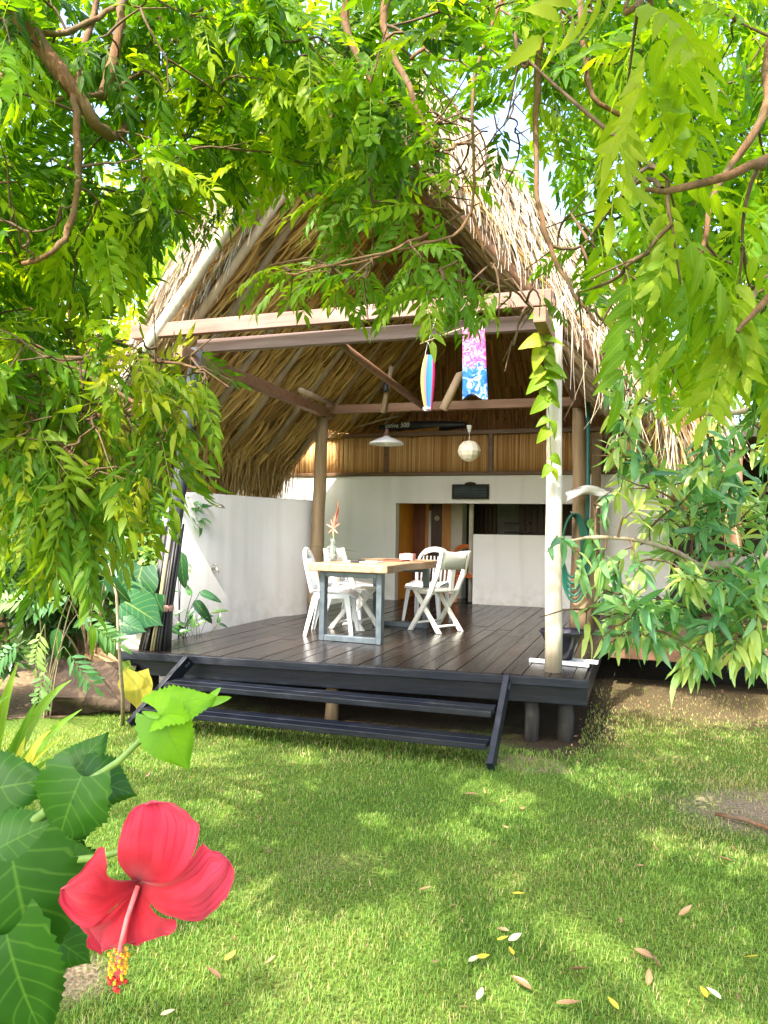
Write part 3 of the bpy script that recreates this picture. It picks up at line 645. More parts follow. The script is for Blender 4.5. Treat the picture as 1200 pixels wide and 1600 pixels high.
# posts
def post(pts, rads, m, n=14):
    P, Q = [], []
    for i in range(len(pts) - 1):
        a, b = np.array(pts[i]), np.array(pts[i + 1])
        for t in np.linspace(0, 1, 5)[:-1]: P.append(a + (b - a) * t + rng.normal(0, .004, 3) * (1, 1, 0)); Q.append(rads[i] + (rads[i + 1] - rads[i]) * t)
    P.append(np.array(pts[-1])); Q.append(rads[-1])
    return MB().tube(P, Q, n, wob=.05).build('post', M[m], house, True)
post([(-.64, 5.86, DZ), (-.655, 5.86, 1.8), (-.66, 5.86, 3.26)], [.068, .064, .058], 'pale_post')
post([(-3.98, 5.44, DZ), (-3.90, 5.52, 1.5), (-3.80, 5.68, 3.20)], [.070, .068, .055], 'dark_post')
post([(-3.86, 8.46, DZ), (-3.835, 8.46, 1.8), (-3.80, 8.46, 3.0)], [.088, .082, .075], 'rear_post')
post([(-.64, 8.5, DZ), (-.66, 8.5, 1.7), (-.68, 8.5, 3.0)], [.13, .085, .075], 'rear_post')
post([(-.62, 10.6, DZ), (-.62, 10.6, 3.0)], [.07, .065], 'rear_post')
# beams
MB().bar((-4.54, 5.74, 3.415), (-.68, 5.80, 3.425), .075, .128).build('front_beam', M['beam'], house, bevel=.006)
MB().bar((-3.96, 5.95, 3.295), (-.76, 5.97, 3.285), .07, .12).build('tie_beam', M['beam2'], house, bevel=.006)
MB().bar((-3.82, 5.42, 3.12), (-3.76, 8.60, 3.06), .09, .11).build('wall_plate', M['brown_beam'], house, bevel=.006)
MB().bar((-.70, 5.25, 3.14), (-.68, 8.62, 3.06), .09, .11).build('wall_plate', M['brown_beam'], house, bevel=.006)
MB().bar((-3.76, 8.5, 3.105), (-.72, 8.52, 3.085), .08, .10).build('rear_beam', M['brown_beam'], house, bevel=.006)
a1, a2 = ony(533, 538, 6.02), ony(668, 640, 8.35)
MB().tube([a1, (a1 + a2) / 2, a2], [.035, .037, .04], 8, wob=.1).build('brace', M['brown_beam'], house, True)
a1, a2 = ony(717, 588, 8.0), ony(692, 640, 8.0)
MB().tube([a1 + (0, 1.2, .35), a1, a2], [.04, .045, .05], 10, wob=.1).build('brace', M['pole'], house, True)
a1, a2 = ony(598, 645, 8.42), ony(612, 572, 8.42)
MB().tube([a1, a2], [.035, .03], 8, wob=.1).build('strut', M['pole'], house, True)
a1, a2 = ony(470, 610, 7.4), ony(520, 632, 8.4)
MB().tube([a1, a2], [.035, .03], 8, wob=.1).build('brace', M['pole'], house, True)
a1, a2 = ony(872, 520, 6.0), ony(960, 560, 6.4)
MB().tube([a1, a2], [.03, .03], 8, wob=.1).build('brace', M['brown_beam'], house, True)

# ---- roof planes: ridge at x = -2.45
RX, RZ, RK = -2.45, 5.75, 1.22
def zl(x): return RZ - RK * abs(x - RX)
SL = math.hypot(1, RK)
def roof_pt(side, s, y, off=0.0):
    """s = distance down the slope from the ridge, off = above the plane"""
    dx = s / SL
    return np.array([RX + side * (dx + off * RK / SL), y, RZ - RK * dx + off / SL])
def verge_y(s): return 5.86 - .10 * math.sin(s * 1.3)
YB, HIPY, HIPZ = 13.1, 11.5, 2.9
def back_y(s): return HIPY + (YB - HIPY) * min(1.0, s / 3.0)
def side_back(s): return back_y(s) if s < 3.2 else (10.2 if s > 3.4 else back_y(3.2) + (10.2 - back_y(3.2)) * (s - 3.2) / .2)
roof = MB()
for side in (-1, 1):
    smax = 4.38 if side < 0 else 4.5
    for off in (.02, .20):
        rows = []
        for s in (0, .5, 1, 1.5, 2, 2.6, 3.2, 3.4, 3.9, smax):
            rows.append([roof_pt(side, s, verge_y(s) + (side_back(s) - verge_y(s)) * t + .06, off) for t in np.linspace(0, 1, 14)])
        roof.grid(rows)
for off in (.02, .2):
    rows = []
    for s in np.linspace(0, 3.6, 8):
        a, b = roof_pt(-1, s, back_y(s), off), roof_pt(1, s, back_y(s), off)
        rows.append([a + (b - a) * t for t in np.linspace(0, 1, 10)])
    roof.grid(rows)
roof_o = roof.build('thatched_roof', M['thatch_core'], house)

class Strands:
    """palm-leaf strips: ribbons bent along their length, all in one mesh"""
    def __init__(s): s.V = []; s.F = []; s.T = []; s.n = 0
    def add(s, P, W, side, rnd):
        """P (k, m, 3) centre lines, W (k,) widths, side (k,3) ribbon direction"""
        k, m, _ = P.shape
        tp = np.linspace(1, .25, m)[None, :, None]
        off = side[:, None, :] * (W[:, None, None] / 2) * tp
        V = np.stack([P - off, P + off], 2).reshape(-1, 3)
        b = (s.n + np.arange(k) * m * 2)[:, None, None] + (np.arange(m - 1) * 2)[None, :, None]
        F = (b + np.array([0, 1, 3, 2])[None, None, :]).reshape(-1, 4)
        T = np.ones((k, m * 2, 4)); T[:, :, 0] = rnd[:, None]
        s.V.append(V); s.F.append(F); s.T.append(T.reshape(-1, 4)); s.n += k * m * 2
    def build(s, name, mat, parent):
        return link_mesh(name, np.vstack(s.V), np.vstack(s.F), mat, parent, False, np.vstack(s.T))

def slope_strands(side, smax, off, per_m, width, course, length, skew, y_off=0.0, rough=.012, dens=1.0, sag=.02, seed=1):
    rg = np.random.default_rng(seed); st = Strands()
    c = .1
    while c < smax:
        y0, y1 = verge_y(c) + y_off, side_back(c + .25)
        k = int((y1 - y0) * per_m * dens); 
        y = np.sort(rg.uniform(y0, y1, k)); wav = .09 * np.sin(y * 4.1 + c * 3) + .05 * np.sin(y * 9.7 + c)
        s0 = c + wav + rg.normal(0, .03, k); L = length * rg.uniform(.8, 1.15, k)
        m = 6; t = np.linspace(0, 1, m)
        S = s0[:, None] + L[:, None] * t[None]
        Yy = y[:, None] - skew * L[:, None] * (t[None] ** 1.6) + (rg.normal(0, .02, k)[:, None]) * t[None]
        O = off + (-np.sign(off) if off else 1) * 0 + rg.normal(0, rough, k)[:, None] + (sag * np.sin(np.pi * t)[None] + .03 * t[None]) * (-1 if off < .1 else 1)
        dx = S / SL
        P = np.stack([RX + side * (dx + O * RK / SL), Yy, RZ - RK * dx + O / SL], 2)
        sd = np.tile(np.array([.0, 1.0, .0]), (k, 1)) + rg.normal(0, .3, (k, 3))
        sd /= np.linalg.norm(sd, axis=1, keepdims=True)
        base = rg.uniform(0, .35)
        r = np.clip(base + .45 * rg.uniform(0, 1, k) + .2 * np.sin(y * 2.3 + c * 5) , 0, 1)
        st.add(P, width * rg.uniform(.6, 1.35, k), sd, r)
        c += course
    return st
slope_strands(-1, 4.05, -.02, 50, .036, .34, .60, .22, seed=1, sag=.035).build('inner_thatch', M['thatch_in'], roof_o)
slope_strands(1, 4.2, -.02, 42, .026, .32, .55, .10, seed=2).build('inner_thatch', M['thatch_in'], roof_o)
slope_strands(-1, 4.1, .23, 26, .035, .34, .6, .0, seed=3, rough=.03).build('outer_thatch', M['thatch_out'], roof_o)
slope_strands(1, 4.2, .23, 34, .032, .30, .6, .0, seed=4, rough=.03).build('outer_thatch', M['thatch_out'], roof_o)
# rear hip underside: red-brown reeds
st = Strands()
for c in np.arange(.3, 3.5, .45):
    a, b = roof_pt(-1, c, back_y(c), -.03), roof_pt(1, c, back_y(c), -.03)
    k = int((b[0] - a[0]) * 52); f = np.sort(rng.uniform(0, 1, k)); L = rng.uniform(.5, .68, k); m = 4; t = np.linspace(0, 1, m)
    top = a + (b - a) * f[:, None]
    dn = np.array([0, (YB - HIPY) / 3.0 * SL, -RK]); dn = dn / np.linalg.norm(dn)
    fan = (f - .5)[:, None] * np.array([.35, 0, 0])
    P = top[:, None, :] + (dn + fan)[:, None, :] * (L[:, None] * t[None])[:, :, None] + rng.normal(0, .012, (k, 1, 3)) - np.array([0, .02, 0])
    sd = np.array([1., 0, 0]) + rng.normal(0, .25, (k, 3)); sd /= np.linalg.norm(sd, axis=1, keepdims=True)
    st.add(P, rng.uniform(.016, .034, k), sd, rng.uniform(0, 1, k))
st.build('hip_thatch', M['thatch_rear'], roof_o)
# verge: bright weathered leaf ends lying over the raking gable edge
def verge(side, smax, seed, dens):
    rg = np.random.default_rng(seed); st = Strands()
    k = int(smax * dens)
    s = rg.uniform(-.1, smax, k); o = rg.uniform(-.04, .34, k); depth = rg.uniform(-.02, .28, k)
    vy = np.array([verge_y(max(0, v)) for v in s]) + depth
    m = 6; t = np.linspace(0, 1, m); L = rg.uniform(.25, .6, k)
    S = s[:, None] + L[:, None] * t * .85
    O = o[:, None] + rg.normal(0, .05, k)[:, None] * t - .10 * t ** 2
    Yv = vy[:, None] - (rg.uniform(-.04, .06, k)[:, None]) * t - .06 * t ** 2 * (rg.uniform(0, 1, k) < .5)[:, None]
    dx = S / SL
    P = np.stack([RX + side * (dx + O * RK / SL), Yv, RZ - RK * dx + O / SL - (.10 * L[:, None] * t ** 2)], 2)
    sd = rg.normal(0, 1, (k, 3)) + np.array([side * .8, 0, 1.0]); sd /= np.linalg.norm(sd, axis=1, keepdims=True)
    st.add(P, rg.uniform(.008, .026, k), sd, rg.uniform(0, 1, k))
    return st
verge(-1, 4.2, 5, 900).build('verge_thatch', M['thatch_out'], roof_o)
verge(1, 4.3, 6, 1150).build('verge_thatch', M['thatch_out'], roof_o)
# eaves: hanging fringe
def fringe(side, smax, y0, y1, dens, lmin, lmax, seed, mat, zrise=0.0):
    rg = np.random.default_rng(seed); st = Strands(); k = int((y1 - y0) * dens)
    y = rg.uniform(y0, y1, k); s = smax - rg.uniform(0, .55, k); o = rg.uniform(-.03, .2, k)
    L = rg.uniform(lmin, lmax, k) * (1 - zrise * (y - y0) / (y1 - y0)) * (1 + .25 * np.sin(y * 5.3) + .15 * np.sin(y * 12.1))
    m = 6; t = np.linspace(0, 1, m)
    dx = s / SL; x0 = RX + side * (dx + o * RK / SL); z0 = RZ - RK * dx + o / SL
    ux = side * (.62 * (1 - t) ** 1 * .6); 
    X = x0[:, None] + side * L[:, None] * (.38 * t - .16 * t ** 2) + rg.normal(0, .06, k)[:, None] * t
    Y = y[:, None] + rg.normal(0, .10, k)[:, None] * t * L[:, None] * 1.5
    Z = z0[:, None] - L[:, None] * (.70 * t + .25 * t ** 2)
    sd = rg.normal(0, .5, (k, 3)) + np.array([0, 1.0, 0]); sd /= np.linalg.norm(sd, axis=1, keepdims=True)
    st.add(np.stack([X, Y, Z], 2), rg.uniform(.014, .042, k), sd, rg.uniform(0, 1, k))
    st.build('eave_fringe', mat, roof_o)
fringe(-1, 4.38, 5.8, 10.2, 620, .40, 1.0, 7, M['thatch_hang'], .15)
fringe(1, 4.45, 5.8, 10.2, 330, .3, .80, 8, M['thatch_hang'], .1)
# loose strips dangling at the right verge
st = Strands(); k = 70; x = rng.uniform(-.75, .3, k); y = rng.uniform(5.7, 6.1, k); z = np.array([zl(v) for v in x]) + rng.uniform(-.1, .1, k); t = np.linspace(0, 1, 6); L = rng.uniform(.3, .75, k)
P = np.stack([x[:, None] + .12 * rng.normal(0, 1, k)[:, None] * t ** 2 + 0 * L[:, None], y[:, None] + .1 * rng.normal(0, 1, k)[:, None] * t, z[:, None] - L[:, None] * t], 2)
sd = rng.normal(0, 1, (k, 3)); sd[:, 2] *= .2; sd /= np.linalg.norm(sd, axis=1, keepdims=True)
st.add(P, rng.uniform(.008, .02, k), sd, rng.uniform(.4, 1, k)); st.build('loose_fronds', M['thatch_out'], roof_o)
t = np.linspace(0, 1, 4)
# upright reed wall closing the back of the loft
st = Strands(); k = 420; x = np.sort(rng.uniform(-7.4, .4, k))
for zz in (2.45, 3.15):
    P = np.stack([np.stack([x + rng.normal(0, .02, k), np.full(k, 12.9) + rng.normal(0, .02, k), np.full(k, zz) + u * .85], 1) for u in t], 1)
    sd = np.array([1., 0, 0]) + rng.normal(0, .15, (k, 3)); sd /= np.linalg.norm(sd, axis=1, keepdims=True)
    st.add(P, rng.uniform(.02, .036, k), sd, rng.uniform(0, 1, k))
MB().box2((-7.4, 12.95, 2.45), (.4, 13.0, 4.0)).build('loft_wall', M['thatch_core'], house)
st.build('reed_wall', M['thatch_rear'], house)
# rafters, ridge, battens
for y in (5.73, 6.5, 7.3, 8.1, 9.0, 9.9, 10.8):
    for side in (-1, 1):
        s0 = .05
        s1 = (3.95 if side < 0 else 4.0) if y < 10.3 else 3.1
        P = [roof_pt(side, s, y + random.uniform(-.015, .015) + (s - 2) * .008, -.085 + random.uniform(-.01, .01)) for s in np.linspace(s0, s1, 6)]
        r = random.uniform(.034, .045) * (1.3 if y < 6 else 1)
        if y < 6 and side > 0: P = [p + np.array([0, .26, -.02]) for p in P]; r *= .8
        MB().tube(P, [r * (.8 + .06 * i) for i in range(6)], 9, wob=.1).build('rafter', M['pale_post'] if y < 6 and side < 0 else (M['brown_beam'] if y < 6 else M['pole']), house, True)
MB().tube([(RX, 5.7, RZ - .14), (RX, 8.5, RZ - .13), (RX, 11.6, RZ - .14)], [.05, .055, .05], 10, wob=.1).build('ridge_pole', M['pole'], house, True)
for sx in (-1, 1):
    p0, p1 = roof_pt(sx, .1, 6.0, -.16), roof_pt(sx, 4.0, 6.0, -.16)
    MB().tube([p0, (p0 + p1) / 2, p1], [.04, .045, .05], 9, wob=.1).build('verge_pole', M['brown_beam'] if sx > 0 else M['pole'], house, True)

# ---- white back wall with the opening
WY = 10.9
wall = MB()
wall.box2((-7.4, WY, 0), (-3.62, WY + .16, 2.45))
wall.box2((-3.62, WY + .002, 2.03), (-.72, WY + .158, 2.449))
wall.box2((-.72, WY, 0), (.35, WY + .16, 2.45))
wall_o = wall.build('back_wall', M['plaster'], house)
MB().box2((-2.39, WY - .03, DZ - .05), (-.725, WY + .12, 1.57)).build('counter_wall', M['plaster'], house, bevel=.012)
# room behind
IY = 11.85
def px_rect(px0, px1, y, z0, z1, th=.04):
    x0, x1 = ony(px0, 860, y)[0], ony(px1, 860, y)[0]
    return MB().box2((x0, y, z0), (x1, y + th, z1))
MB().box2((-3.74, WY + .165, .45), (-3.625, 13.6, 2.40)).build('orange_wall', M['orange_wall'], house)
px_rect(644, 664, IY, .5, 2.4).build('open_door', M['red_door'], house, bevel=.004)
px_rect(664, 669, IY - .02, .5, 2.4, .08).build('door_frame', M['orange_frame'], house, bevel=.004)
px_rect(669, 672.5, IY - .015, 1.25, 1.95).build('paper_notice', M['paper'], house)
dd = px_rect(672.6, 690, IY + .01, .5, 2.35).build('dark_door', M['dark_door'], house, bevel=.004)
hk = ony(683, 810, IY - .02)
MB().lathe([(.012, 0), (.04, .004), (.045, .012), (.03, .018), (.0, .018)], hk, 16, axis=Matrix.Rotation(R(90), 3, 'X')).build('round_hook', M['beige'], dd, True)
px_rect(690, 704, IY - .02, .5, 2.4, .08).build('door_frame', M['orange_frame'], house, bevel=.004)
px_rect(704, 722, IY - .10, .5, 2.4, .3).build('inner_pillar', M['beige'], house, bevel=.006)
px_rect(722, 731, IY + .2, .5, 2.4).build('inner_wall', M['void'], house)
MB().tube([ony(734.5, 950, 11.2) * (1, 1, 0) + (0, 0, DZ), ony(734.5, 950, 11.2) * (1, 1, 0) + (0, 0, 2.4)], .035, 10, wob=.08).build('inner_post', M['beige'], house, True)
KY = 13.0
k1 = MB()
x0, x1 = ony(736, 800, KY)[0], ony(776, 800, KY)[0]
xx = x0
while xx < x1:
    k1.box2((xx + .004, KY - .05, .5), (min(xx + .075, x1), KY - .02, 2.4)); xx += .08
k1.build('plank_screen', M['dark_door'], house)
px_rect(776, 812, KY, .5, 2.4).build('inner_wall', M['grey_wall'], house)
k1 = MB(); xx = ony(812, 800, KY)[0]
while xx < .3:
    k1.box2((xx + .004, KY - .06, .5), (xx + .1, KY - .03, 2.4)); xx += .105
k1.build('plank_screen', M['dark_door'], house)
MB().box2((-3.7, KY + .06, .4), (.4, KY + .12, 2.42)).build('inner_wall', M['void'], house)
for zz in (1.62, 1.78):
    sh = MB().box2((ony(792, 800, KY)[0], KY - .26, zz - .02), (ony(830, 800, KY)[0], KY - .065, zz)).build('shelf', M['dark_door'], house)
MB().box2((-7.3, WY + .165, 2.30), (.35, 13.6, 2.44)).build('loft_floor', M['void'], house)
MB().box2((-3.6, WY + .165, .40), (.35, 13.6, .52)).build('inner_floor', M['deck'], house)
# bamboo balustrade of the loft
bz0, bz1 = 2.452, 3.10
bal = MB(); xx = -6.3
while xx < .3:
    r = random.uniform(.010, .0145); b_ = random.uniform(-.006, .006)
    bal.tube([(xx, WY + .03 + b_, bz0 + .04), (xx + random.uniform(-.004, .004), WY + .03 + b_, bz1 - .03)], r, 6, t=random.random() * .8 + .1)
    xx += r * 2 + random.uniform(-.001, .004)
bal_o = bal.build('bamboo_balustrade', M['bamboo'], house, True)
MB().box2((-6.35, WY - .035, bz1 - .035), (.33, WY + .10, bz1 + .03)).build('top_rail', M['rail'], bal_o, bevel=.006)
MB().box2((-6.35, WY - .03, bz0 + .002), (.33, WY + .10, bz0 + .055)).build('bottom_rail', M['rail'], bal_o, bevel=.006)
for px in (360, 432, 604, 767, 945):
    xq = ony(px, 700, WY)[0]
    MB().box2((xq - .035, WY - .025, bz0 + .056), (xq + .035, WY + .06, bz1 - .036)).build('stile', M['rail'], bal_o, bevel=.004)
MB().box2((-6.3, WY + .07, bz0 + .06), (.3, WY + .085, bz1 - .04)).build('backing', M['orange_frame'], bal_o)
# framed louvre vent over the opening
a, b = ony(707, 757, WY), ony(764, 780, WY)
v = empty('louvre_vent', ((a[0] + b[0]) / 2, WY, b[2]), 0, 'small grey framed louvre panel on the white wall above the opening', 'vent')
mb = MB(); x0, x1, z0, z1 = a[0], b[0], b[2], a[2]
mb.box2((x0, WY - .04, z0), (x0 + .03, WY - .003, z1)); mb.box2((x1 - .03, WY - .04, z0), (x1, WY - .003, z1)); mb.box2((x0 + .031, WY - .038, z1 - .03), (x1 - .031, WY - .003, z1)); mb.box2((x0 + .031, WY - .038, z0), (x1 - .031, WY - .003, z0 + .03))
mb.build('frame', M['dark_stilt'], v, bevel=.003)
mb = MB()
for i in range(4):
    zc = z0 + .045 + i * (z1 - z0 - .07) / 3.6
    mb.box(((x0 + x1) / 2, WY - .018, zc), (x1 - x0 - .066, .006, .042), Matrix.Rotation(R(28), 3, 'X'))
mb.build('slat', M['steel'], v)
MB().lathe([(.0, 0), (.09, .0), (.07, .022), (.02, .034), (.0, .034)], ((x0 + x1) / 2, WY - .02, z1 + .002), 16).build('ornament', M['stump'], v, True)

# ---- porch to the right
MB().box2((-.385, 8.15, .47), (5.5, 10.88, .524)).build('porch_floor', M['stilt'], house, bevel=.006)
MB().box2((-.33, 8.12, .31), (5.5, 8.18, .466)).build('porch_beam', M['brown_beam'], house, bevel=.006)
for sx in (.9, 2.4, 4.2):
    MB().tube([(sx, 8.3, DZ), (sx, 8.3, 2.6)], .06, 10, wob=.08).build('porch_post', M['brown_beam'], house, True)
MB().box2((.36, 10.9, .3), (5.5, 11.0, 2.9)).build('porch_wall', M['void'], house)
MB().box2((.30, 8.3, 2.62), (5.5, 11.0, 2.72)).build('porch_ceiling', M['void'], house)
mb = MB()
for i in range(3): mb.box2((.75, 9.1 + i * .14, .93), (2.1, 9.22 + i * .14, .965))
bench = empty('porch_table', (1.4, 9.2, DZ), 0, 'brown wooden table standing on the shaded porch behind the broadleaf tree', 'table')
mb.build('tabletop', M['brown_beam'], bench, bevel=.004)
for sx in (.80, 2.05):
    for sy in (9.13, 9.46): MB().box2((sx - .03, sy - .03, DZ), (sx + .03, sy + .03, .928)).build('leg', M['brown_beam'], bench)

# ================================================================== white garden wall on the left
gw = empty('garden_wall', (-4.4, 7.2, 0), 0, 'low white curved plaster wall with shower tap beside the deck', 'wall')
path = np.array([(-4.53, 6.38), (-4.48, 6.75), (-4.40, 7.2), (-4.28, 7.9), (-4.0, 8.46), (-3.97, 8.78), (-4.3, 9.1), (-5.2, 9.15)])
tt = np.linspace(0, len(path) - 1, 46); pp = np.stack([np.interp(tt, range(len(path)), path[:, i]) for i in range(2)], 1)
for _ in range(2): pp[1:-1] = (pp[:-2] + 2 * pp[1:-1] + pp[2:]) / 4
hh = 1.55 + .42 * np.sqrt(np.clip(1 - (1 - np.clip(np.linspace(0, 9, 46) / 1.3, 0, 1)) ** 2, 0, 1))
tg = np.gradient(pp, axis=0); nn = np.stack([tg[:, 1], -tg[:, 0]], 1); nn /= np.linalg.norm(nn, axis=1, keepdims=True)
rows = []
for i in range(46):
    a = pp[i]; b = pp[i] - nn[i] * .15; h = hh[i]
    rows.append([(a[0], a[1], -.02), (a[0], a[1], h - .02), (a[0] - nn[i][0] * .015, a[1] - nn[i][1] * .015, h), (b[0] + nn[i][0] * .015, b[1] + nn[i][1] * .015, h), (b[0], b[1], h - .02), (b[0], b[1], -.02)])
mb = MB(); mb.grid(rows); mb.F += [tuple(range(6)), tuple(range(45 * 6 + 5, 45 * 6 - 1, -1))]
mb.build('wall_body', M['plaster2'], gw, True)
def on_wall(px, py):
    v = ray(px, py)[:2]; best = None
    for i in range(45):
        a, b = pp[i], pp[i + 1]; A = np.array([[v[0], a[0] - b[0]], [v[1], a[1] - b[1]]])
        try: s, t = np.linalg.solve(A, a)
        except Exception: continue
        if 0 <= t <= 1 and s > 0 and (best is None or s < best[0]): best = (s, i)
    return CC + ray(px, py) * best[0], nn[best[1]]
p, n_ = on_wall(331, 888); n3 = Vector((n_[0], n_[1], 0))
mb = MB(); mb.tube([p, p + np.array([*n_, 0]) * .07, p + np.array([*n_, 0]) * .10 - (0, 0, .04)], [.011, .011, .009], 8); mb.tube([p + np.array([*n_, 0]) * .05 + (0, 0, .0), p + np.array([*n_, 0]) * .05 + (0, 0, .035)], .006, 6); mb.box(p + np.array([*n_, 0]) * .05 + (0, 0, .04), (.06, .012, .01))
mb.build('tap', M['chrome'], gw, True)
p, n_ = on_wall(322, 792); p = np.array([p[0], p[1], min(p[2], 1.86)])
mb = MB(); mb.tube([p, p + np.array([*n_, .2]) * .12, p + np.array([*n_, .1]) * .19], .008, 8); q = p + np.array([*n_, 0]) * .20
mb.lathe([(.0, .03), (.012, .03), (.05, .0), (.048, -.008), (.0, -.008)], q, 16)
mb.build('shower_head', M['chrome'], gw, True)

# ================================================================== steps
stp = empty('wooden_steps', (-2.4, 5.0, 0), 0, 'wide dark blue-black timber steps with two treads in front of the deck', 'steps')
for (tx0, tx1, yy, zz, nm) in ((-3.59, -.98, 5.06, .335, 0), (-3.68, -.98, 4.90, .155, 1)):
    tr = MB(); sk = .045
    for k in range(2):
        ya = yy + k * .118
        tr.bar((tx0, ya - sk + .05, zz), (tx1, ya + sk + .05, zz), .108, .042)
    tr.build('tread', M['black_wood'], stp, bevel=.005)
for (sx, sx1, y0, y1) in ((-3.54, -3.80, 5.31, 4.90), (-.945, -.945, 5.57, 4.93)):
    p0, p1 = Vector((sx, y0 - .02, .50)), Vector((sx1, y1, .02))
    s_ = MB().bar(p0, p1, .045, .12, up=(0, -.7, .7)).build('stringer', M['black_wood'], stp, bevel=.005)
    mb = MB()
    for f in (.06, .10): mb.box(p0.lerp(p1, f) + Vector((.026, 0, 0)), (.008, .02, .02))
    mb.build('bolt', M['steel'], s_)

# ================================================================== dining table and what is on it
TZ = 1.275
tb = empty('dining_table', (-2.58, 7.3, DZ), R(-3), 'wooden slab dining table on grey steel frame legs', 'table')
rg = np.random.default_rng(3); n = 15
Lw = [(-.41 + .012 * math.sin(i * 1.1) + rg.normal(0, .006), -.86 + 1.72 * i / (n - 1)) for i in range(n)]
Rw = [(.40 + .025 * math.sin(i * .7 + 1) + rg.normal(0, .006), -.86 + 1.72 * i / (n - 1)) for i in range(n)]
out = Lw + Rw[::-1]
MB().poly([(x, y, TZ - DZ - .075) for x, y in out], (0, 0, .075)).build('tabletop', M['tabletop'], tb, local=True, bevel=.01)
hz = TZ - DZ - .0765
for yy in (-.72, .60):
    mb = MB(); w = .325
    mb.box2((-w, yy - .04, 0), (-w + .055, yy + .04, hz)); mb.box2((w - .055, yy - .04, 0), (w, yy + .04, hz))
    mb.box2((-w + .056, yy - .038, 0.001), (w - .056, yy + .038, .055)); mb.box2((-w + .056, yy - .038, hz - .055), (w - .056, yy + .038, hz - .001))
    mb.build('leg_frame', M['steel'], tb, local=True, bevel=.004)
c = onz(556, 874, TZ)
vs = empty('flower_vase', (c[0], 6.95, TZ), 0, 'clear slim vase holding a tall pink and red heliconia stem on the table', 'vase')
c = np.array([c[0], 6.95, TZ])
def glass_mat():
    m, nt, out = new_mat('vase_glass'); b = N(nt, 'ShaderNodeBsdfPrincipled'); b.inputs['Base Color'].default_value = (.80, .90, .84, 1); b.inputs['Roughness'].default_value = .06; b.inputs['Transmission Weight'].default_value = .85
    nz = N(nt, 'ShaderNodeTexNoise'); nz.inputs['Scale'].default_value = 30; bp = N(nt, 'ShaderNodeBump'); bp.inputs['Strength'].default_value = .05; nt.links.new(nz.outputs[0], bp.inputs['Height']); nt.links.new(bp.outputs[0], b.inputs['Normal'])
    nt.links.new(b.outputs[0], out.inputs[0]); return m
M['glass'] = glass_mat()
MB().lathe([(.0, .001), (.036, .001), (.042, .03), (.034, .11), (.026, .20), (.03, .23), (.027, .23), (.023, .20), (.030, .11), (.037, .03), (.0, .012)], c, 20).build('vase_body', M['glass'], vs, True)
MB().tube([c + (0, 0, .02), c + (.005, 0, .2), c + (0, 0, .36)], .006, 6).build('stem', M['green_stem'], vs, True)
fl = Scatter()
tip = c + np.array([0, 0, .34])
hel = leaflet(.16, .03, 5, fold=.9, shape='lance')
for (dx, dz, l) in ((.25, 1.0, 1.35), (-.2, .8, .6), (-.9, .45, .55), (.9, .5, .65), (.6, -.6, .5), (-.5, -.5, .5), (.2, .9, .8), (0, -1, .55)):
    fl.add(hel, [tip], [(dx, rng.normal(0, .2), dz)], [(0, -1, .2)], [l], [.5])
fl.build('flower', solid('heliconia', [(.2, (.62, .08, .07)), (.6, (.80, .26, .18))], .45, (20, 20, 20), 3, .05, tint=.3), vs)
sp = MB(); sp.tube([tip + (.02, 0, .05), tip + (.045, 0, .2), tip + (.055, 0, .30)], [.012, .010, .003], 6); sp.build('flower_spike', M['red_door'], vs, True)
lv = Scatter(); ll_ = leaflet(.30, .035, 6, fold=.3, droop=.25)
for (dx, dy, dz) in ((-1, -.1, .45), (1, .2, .25), (.8, -.5, .15)):
    lv.add(ll_, [c + (0, 0, .10)], [(dx, dy, dz)], [(0, 0, 1)], [rng.uniform(.8, 1.05)], [rng.uniform(.1, .5)])
lv.build('leaf', M['dark_leaf'], vs)
def on_table(px, py): return onz(px, py, TZ)
def tray(px0, px1, y, name, label, cat, mat, h=.012, dy=.2):
    x0, x1 = ony(px0, 875, y)[0], ony(px1, 875, y)[0]
    return tag(MB().box2((x0, y, TZ + .001), (x1, y + dy, TZ + h)).build(name, mat, bevel=.003), label, cat)
tray(547, 560, 6.75, 'notebook', 'black notebook lying flat near the front edge of the dining table', 'notebook', M['black'], .028)
tray(535, 546.5, 6.78, 'napkin', 'white patterned napkin lying left of the black notebook', 'napkin', M['paper'], .012)
tray(561, 588, 6.78, 'magazine', 'pale open magazine lying right of the black notebook', 'magazine', M['paper'], .014)
tray(590, 628, 7.35, 'place_mat', 'dark red place mat lying toward the far right of the table', 'place mat', M['red_door'], .012, .3)
x0 = ony(624, 870, 7.75)[0]
bx = empty('tissue_box', (x0 + .06, 7.8, TZ), 0, 'small pink box standing on the far end of the table', 'box')
MB().box2((x0, 7.75, TZ + .001), (x0 + .15, 7.87, TZ + .07)).build('carton', M['pink'], bx, bevel=.004)
MB().box2((x0 + .04, 7.79, TZ + .0705), (x0 + .11, 7.83, TZ + .076)).build('slot', M['paper'], bx)

